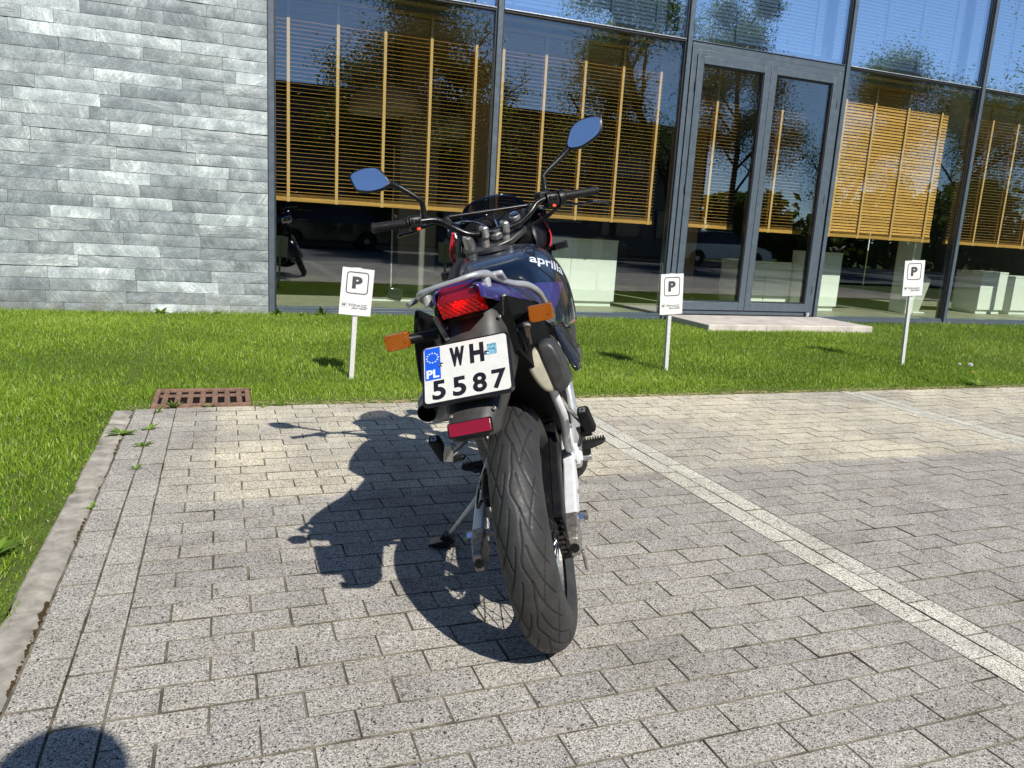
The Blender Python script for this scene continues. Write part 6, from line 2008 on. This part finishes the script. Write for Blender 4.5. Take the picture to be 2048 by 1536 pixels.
def office_block(x0, x1, y0, y1, h, label):
    o = Vector(((x0 + x1) / 2, y1, 0))
    t = tag(empty('office_block', o), label, 'building')
    W, D = x1 - x0, y1 - y0
    G().b2((-W / 2, -D, 0), (W / 2, 0, h - 0.4)).obj('wall', 'block_wall', t, smooth=None)
    G().b2((-W / 2 - 0.3, -D - 0.3, h - 0.399), (W / 2 + 0.3, 0.5, h)).obj('roof', 'frame_dark', t, smooth=None)
    n = int(W / 3.2)
    for fl in range(2):
        for i in range(n):
            cx = -W / 2 + W * (i + 0.5) / n
            z = 0.9 + fl * 3.0
            wv = G().b2((cx - 1.2, 0.001, z), (cx + 1.2, 0.06, z + 1.6)).obj('window', 'frame_dark', t, smooth=None)
            G().b2((cx - 1.12, 0.0605, z + 0.08), (cx + 1.12, 0.07, z + 1.52)).obj('pane', 'block_glass', wv, smooth=None)
office_block(-34, 24.5, -34, -19.0, 6.7, 'long flat roofed dark office block across the road, mirrored in the windows')

def tree(x, y, height, crown_r, crown_base, leaf, n_leaf, label, leaf_size=0.10, seed=1, spread=1.0, lean=0.0, name='broadleaf_tree'):
    rnd = random.Random(seed)
    t = tag(empty(name, (x, y, -0.05)), label, 'tree', 'trees across the road')
    wood_g = G()
    tips = []
    def grow(p, d, L, r, depth):
        pts, rs = [p], [r]
        q = p.copy()
        dd = d.copy()
        k = 4
        for i in range(k):
            dd = (dd + Vector((rnd.gauss(0, 0.13), rnd.gauss(0, 0.13), rnd.gauss(0.03, 0.06)))).normalized()
            q = q + dd * L / k
            pts.append(q.copy())
            rs.append(r * (1 - 0.45 * (i + 1) / k))
        wood_g.tube(pts, rs, 7 if depth < 2 else 4, cap=False)
        if depth >= 3:
            tips.append((pts[-1], L))
            tips.append((pts[2], L))
            tips.append((pts[1], L))
            return
        nb = 3 if depth else 12
        for i in range(nb):
            f = rnd.uniform(0.35, 1.0) if depth else rnd.uniform(max(0.15, crown_base / height), 1.0)
            idx = min(k - 1, int(f * k))
            bp = pts[idx].lerp(pts[idx + 1], f * k - idx if f < 1 else 1)
            a = rnd.uniform(0, 6.283)
            el = rnd.uniform(0.1, 0.9) if depth == 0 else rnd.uniform(-0.3, 0.9)
            nd = Vector((math.cos(a) * math.cos(el), math.sin(a) * math.cos(el), math.sin(el)))
            nd = (nd * 1.0 * spread + dd * 0.5).normalized()
            Lb = (crown_r * rnd.uniform(0.7, 1.1) * (1.15 - 0.5 * f) if depth == 0 else L * rnd.uniform(0.45, 0.7))
            grow(bp, nd, Lb, max(0.012, rs[idx] * 0.5), depth + 1)
    grow(Vector((0, 0, 0)), Vector((lean, 0, 1)).normalized(), height * 0.9, height * 0.011 + 0.04, 0)
    wood_g.obj('trunk', 'bark', t, smooth=60)
    m = n_leaf
    idx = RNG.integers(0, len(tips), m)
    C = np.array([tuple(tips[i][0]) for i in idx])
    S = np.array([tips[i][1] for i in idx])[:, None]
    C = C + RNG.normal(0, 1, (m, 3)) * np.clip(S * 0.55, 0.25, 0.9)
    a = RNG.normal(0, 1, (m, 3)); a /= np.linalg.norm(a, axis=1)[:, None]
    b2 = np.cross(a, RNG.normal(0, 1, (m, 3))); b2 /= np.linalg.norm(b2, axis=1)[:, None]
    sz = leaf_size * RNG.uniform(0.6, 1.3, (m, 1))
    V = np.stack([C - a * sz, C - b2 * sz * 0.55, C + a * sz, C + b2 * sz * 0.55], 1).reshape(-1, 3)
    me = bpy.data.meshes.new('crown')
    Fq = (np.arange(m) * 4)[:, None] + np.array([0, 1, 2, 3])
    me.from_pydata(V.tolist(), [], Fq.tolist())
    at = me.attributes.new('rnd', 'FLOAT', 'POINT')
    at.data.foreach_set('value', np.repeat(RNG.random(m), 4).astype(np.float32))
    me.materials.append(M(leaf))
    link(bpy.data.objects.new('crown', me), t)
    return t
tree(5.6, -14.6, 10.2, 3.2, 1.0, 'leaf_dark', 56000, 'dense dark tree mirrored in the window next to the stone wall', 0.058, 3)
tree(15.6, -15.0, 12.0, 3.0, 0.8, 'leaf_fresh', 52000, 'fresh green tree mirrored in the window left of the glass door', 0.052, 4)
tree(21.0, -15.6, 17.0, 2.6, 4.0, 'leaf_fresh', 700, 'tall nearly bare tree mirrored beside the glass door', 0.08, 5, 0.55)
tree(24.5, -16.2, 12.6, 3.1, 0.8, 'leaf_dark', 52000, 'rounded tree mirrored above the glass door', 0.055, 6)
tree(29.5, -15.2, 9.5, 3.2, 0.6, 'leaf_dark', 46000, 'bushy tree mirrored in the right leaf of the glass door', 0.055, 8)
tree(36.5, -13.6, 10.0, 3.4, 0.6, 'leaf_fresh', 40000, 'light green tree mirrored above the closed yellow blind', 0.048, 9)
tree(38.5, -8.8, 14.5, 3.6, 3.0, 'leaf_fresh', 1800, 'thin leaved tree with dark limbs mirrored at the right edge', 0.08, 10, 0.9, 0.06)
tree(45.5, -13.0, 13.0, 4.0, 1.5, 'leaf_dark', 8000, 'dark tree mirrored low at the right edge', 0.14, 11)
tree(11.0, -15.9, 8.2, 2.2, 2.0, 'leaf_dark', 5000, 'small dark tree between the mirrored trees left of the door', 0.12, 12)
tree(9.0, -9.6, 8.0, 2.1, 3.2, 'leaf_fresh', 1500, 'young sparse tree behind the photographer, caught in the right mirror', 0.06, 14, 1.0, -0.12)

def hedge_mass():
    m = 26000
    x = RNG.uniform(26, 80, m)
    top = 3.6 + 1.3 * np.sin(x * 0.35) + 0.8 * np.sin(x * 0.9 + 1)
    z = RNG.uniform(0, 1, m) ** 0.7 * top
    y = -20 + RNG.normal(0, 1.2, m) + 0.18 * (x - 26)
    C = np.stack([x, y, z], 1)
    a = RNG.normal(0, 1, (m, 3)); a /= np.linalg.norm(a, axis=1)[:, None]
    b2 = np.cross(a, RNG.normal(0, 1, (m, 3))); b2 /= np.linalg.norm(b2, axis=1)[:, None]
    sz = 0.28 * RNG.uniform(0.6, 1.3, (m, 1))
    V = np.stack([C - a * sz, C - b2 * sz * 0.6, C + a * sz, C + b2 * sz * 0.6], 1).reshape(-1, 3)
    me = bpy.data.meshes.new('thicket')
    me.from_pydata(V.tolist(), [], ((np.arange(m) * 4)[:, None] + np.array([0, 1, 2, 3])).tolist())
    at = me.attributes.new('rnd', 'FLOAT', 'POINT')
    at.data.foreach_set('value', np.repeat(RNG.random(m), 4).astype(np.float32))
    me.materials.append(M('leaf_dark'))
    o = bpy.data.objects.new('thicket', me)
    link(o)
    tag(o, 'far green thicket mirrored in the right windows', 'thicket', kind='stuff')
hedge_mass()

def parked_car(x, y, yaw, paint, label):
    t = tag(empty('parked_car', (x, y, -0.03)), label, 'car', 'cars parked across the road')
    t.rotation_euler = (0, 0, yaw)
    # side profile lofted across the width, tumblehome above the belt line
    body = [(-2.10, 0.32), (-2.14, 0.55), (-2.06, 0.86), (-1.75, 0.95), (1.05, 0.98), (1.80, 0.84), (2.10, 0.66), (2.14, 0.40), (2.05, 0.28)]
    arches = []
    low = [(2.0, 0.26)]
    for cx in (1.32, -1.30):
        low += [(cx + 0.36 * math.cos(a), 0.30 + 0.36 * math.sin(a)) for a in [math.pi * k / 8 for k in range(9)]]
    low += [(-2.0, 0.26)]
    poly = body + low
    g = G()
    g.rings([[Vector((a, w, c)) for a, c in poly] for w in (-0.86, -0.80, 0.80, 0.86)])
    g.obj('body', paint, t, smooth=35, bevel=0.03)
    cab = [(-1.85, 0.94), (-1.25, 1.40), (-0.6, 1.47), (0.25, 1.45), (1.15, 0.97)]
    g = G()
    rings = []
    for w, s in ((-0.80, 0.0), (-0.62, 1.0), (0.62, 1.0), (0.80, 0.0)):
        rings.append([Vector((a, w, 0.945 + (c - 0.945) * (0.02 + 0.98 * s) if s == 0 else c)) for a, c in cab])
    g.rings(rings)
    g.obj('cabin_glass', 'car_glass', t, smooth=30)
    G().rings([[Vector((a, w, c)) for a, c in ((-1.22, 1.405), (-0.6, 1.485), (0.27, 1.465), (0.30, 1.45), (-0.6, 1.465), (-1.2, 1.39))] for w in (-0.63, 0.63)]).obj('roof', paint, t, smooth=40)
    for cx in (1.32, -1.30):
        for s in (-1, 1):
            T = Matrix.Translation((cx, s * 0.76, 0.31)) @ Matrix.Rotation(math.pi / 2, 4, 'Z')
            wh = G().lathe([(0.20, -0.10), (0.29, -0.105), (0.315, -0.07), (0.315, 0.07), (0.29, 0.105), (0.20, 0.10)], 24, T).obj('wheel', 'rubber', t)
            G().lathe([(0.03, -0.11), (0.20, -0.085), (0.20, 0.085), (0.03, 0.11)], 20, T).obj('rim', 'alu', wh)
    for s in (-1, 1):
        G().box((2.06, s * 0.60, 0.68), (0.10, 0.34, 0.13)).obj('headlight', 'chrome', t, smooth=None, bevel=0.02)
        G().box((-2.08, s * 0.66, 0.76), (0.06, 0.26, 0.14)).obj('tail_lamp', 'reflector_red', t, smooth=None, bevel=0.02)
parked_car(20.0, -10.8, 0.15, 'car_silver', 'silver car parked across the road, mirrored in the glass door')
parked_car(13.2, -11.2, 0.0, 'car_black', 'black car parked across the road, mirrored left of the glass door')
parked_car(3.6, -11.4, 3.14, 'car_black', 'black car mirrored in the window next to the stone wall')
parked_car(9.2, -7.2, 3.05, 'car_white', 'pale car mirrored low behind the handlebar')
# ------------------------------------------------------------------ photographer behind the camera (only the head's shadow falls into the picture)
def photographer():
    t = empty('person', (-0.02, -0.38, 0))
    tag(t, 'person in dark clothes holding up a phone, head shadow at the lower left corner', 'person')
    o = V3((-0.02, -0.38, 0))
    J = {'pelvis': ((0, 0, 0.95), 0.145), 'belly': ((0, 0.0, 1.10), 0.14), 'chest': ((0, 0.01, 1.30), 0.155), 'neck0': ((0, 0.05, 1.45), 0.075), 'neck1': ((0, 0.10, 1.51), 0.058),
         'head0': ((0.0, 0.155, 1.565), 0.080), 'head1': ((0.0, 0.185, 1.645), 0.092)}
    E_ = [('pelvis', 'belly'), ('belly', 'chest'), ('chest', 'neck0'), ('neck0', 'neck1'), ('neck1', 'head0'), ('head0', 'head1')]
    for s, n in ((-1, 'l'), (1, 'r')):
        J.update({n + 'hip': ((s * 0.10, 0, 0.88), 0.095), n + 'knee': ((s * 0.12, 0.02, 0.50), 0.062), n + 'ankle': ((s * 0.13, -0.02, 0.09), 0.042), n + 'toe': ((s * 0.15, 0.14, 0.035), 0.038),
                  n + 'sho': ((s * 0.19, 0.01, 1.39), 0.065), n + 'elb': ((s * 0.24, 0.08, 1.11), 0.046), n + 'wri': ((s * 0.09, 0.29, 1.05), 0.030), n + 'pal': ((s * 0.065, 0.335, 1.055), 0.028)})
        E_ += [('pelvis', n + 'hip'), (n + 'hip', n + 'knee'), (n + 'knee', n + 'ankle'), (n + 'ankle', n + 'toe'), ('chest', n + 'sho'), (n + 'sho', n + 'elb'), (n + 'elb', n + 'wri'), (n + 'wri', n + 'pal')]
        for k in range(5):
            z = 1.085 - 0.016 * k
            tip = (s * (0.025 if k else 0.05), 0.355 if k else 0.345, z if k else 1.10)
            mid = (s * 0.048, 0.352, z)
            J[n + 'f%d' % k] = (mid, 0.009)
            J[n + 'g%d' % k] = (tip, 0.0075)
            E_ += [(n + 'pal', n + 'f%d' % k), (n + 'f%d' % k, n + 'g%d' % k)]
    names = list(J)
    me = bpy.data.meshes.new('body')
    me.from_pydata([J[k][0] for k in names], [(names.index(a), names.index(b_)) for a, b_ in E_], [])
    ob = bpy.data.objects.new('body', me)
    link(ob, t)
    sk = ob.modifiers.new('skin', 'SKIN')
    for i, k in enumerate(names):
        sv = me.skin_vertices[0].data[i] if me.skin_vertices else None
        if sv:
            sv.radius = (J[k][1], J[k][1])
            sv.use_root = (i == 0)
    sb = ob.modifiers.new('sub', 'SUBSURF'); sb.levels = 2; sb.render_levels = 2
    me.materials.append(M('cloth_dark'))
    # hair cap with fuller sides
    g = G()
    rows = []
    for i in range(13):
        a = math.pi * i / 12
        rows.append([V3((0 + 0.122 * math.sin(a) * math.cos(b_), 0.165 + 0.118 * math.sin(a) * math.sin(b_), 1.620 + 0.125 * math.cos(a) * (1 if a < 1.57 else 1.1))) for b_ in [2 * math.pi * j / 20 for j in range(20)]])
    g.rings(rows, False)
    g.obj('hair', 'hair', t, smooth=60)
    g = G()
    for s in (-1, 1):
        g.lathe([(0.001, 0.0), (0.010, 0.002), (0.011, 0.006), (0.001, 0.012)], 12, Matrix.Translation((s * 0.032, 0.276, 1.625)), 'Y')
    g.obj('eyes', 'gauge_mark', t)
    ph = tag(empty('smartphone', (0.0, -0.022, 1.06)), 'dark smartphone held up by the photographer', 'phone')
    G().b2((-0.075, -0.004, -0.037), (0.075, 0.004, 0.037)).obj('case', 'black_gloss', ph, smooth=None, bevel=0.003)
    G().b2((-0.070, -0.0048, -0.033), (0.070, -0.0042, 0.033)).obj('screen', 'car_glass', ph, smooth=None)
photographer()
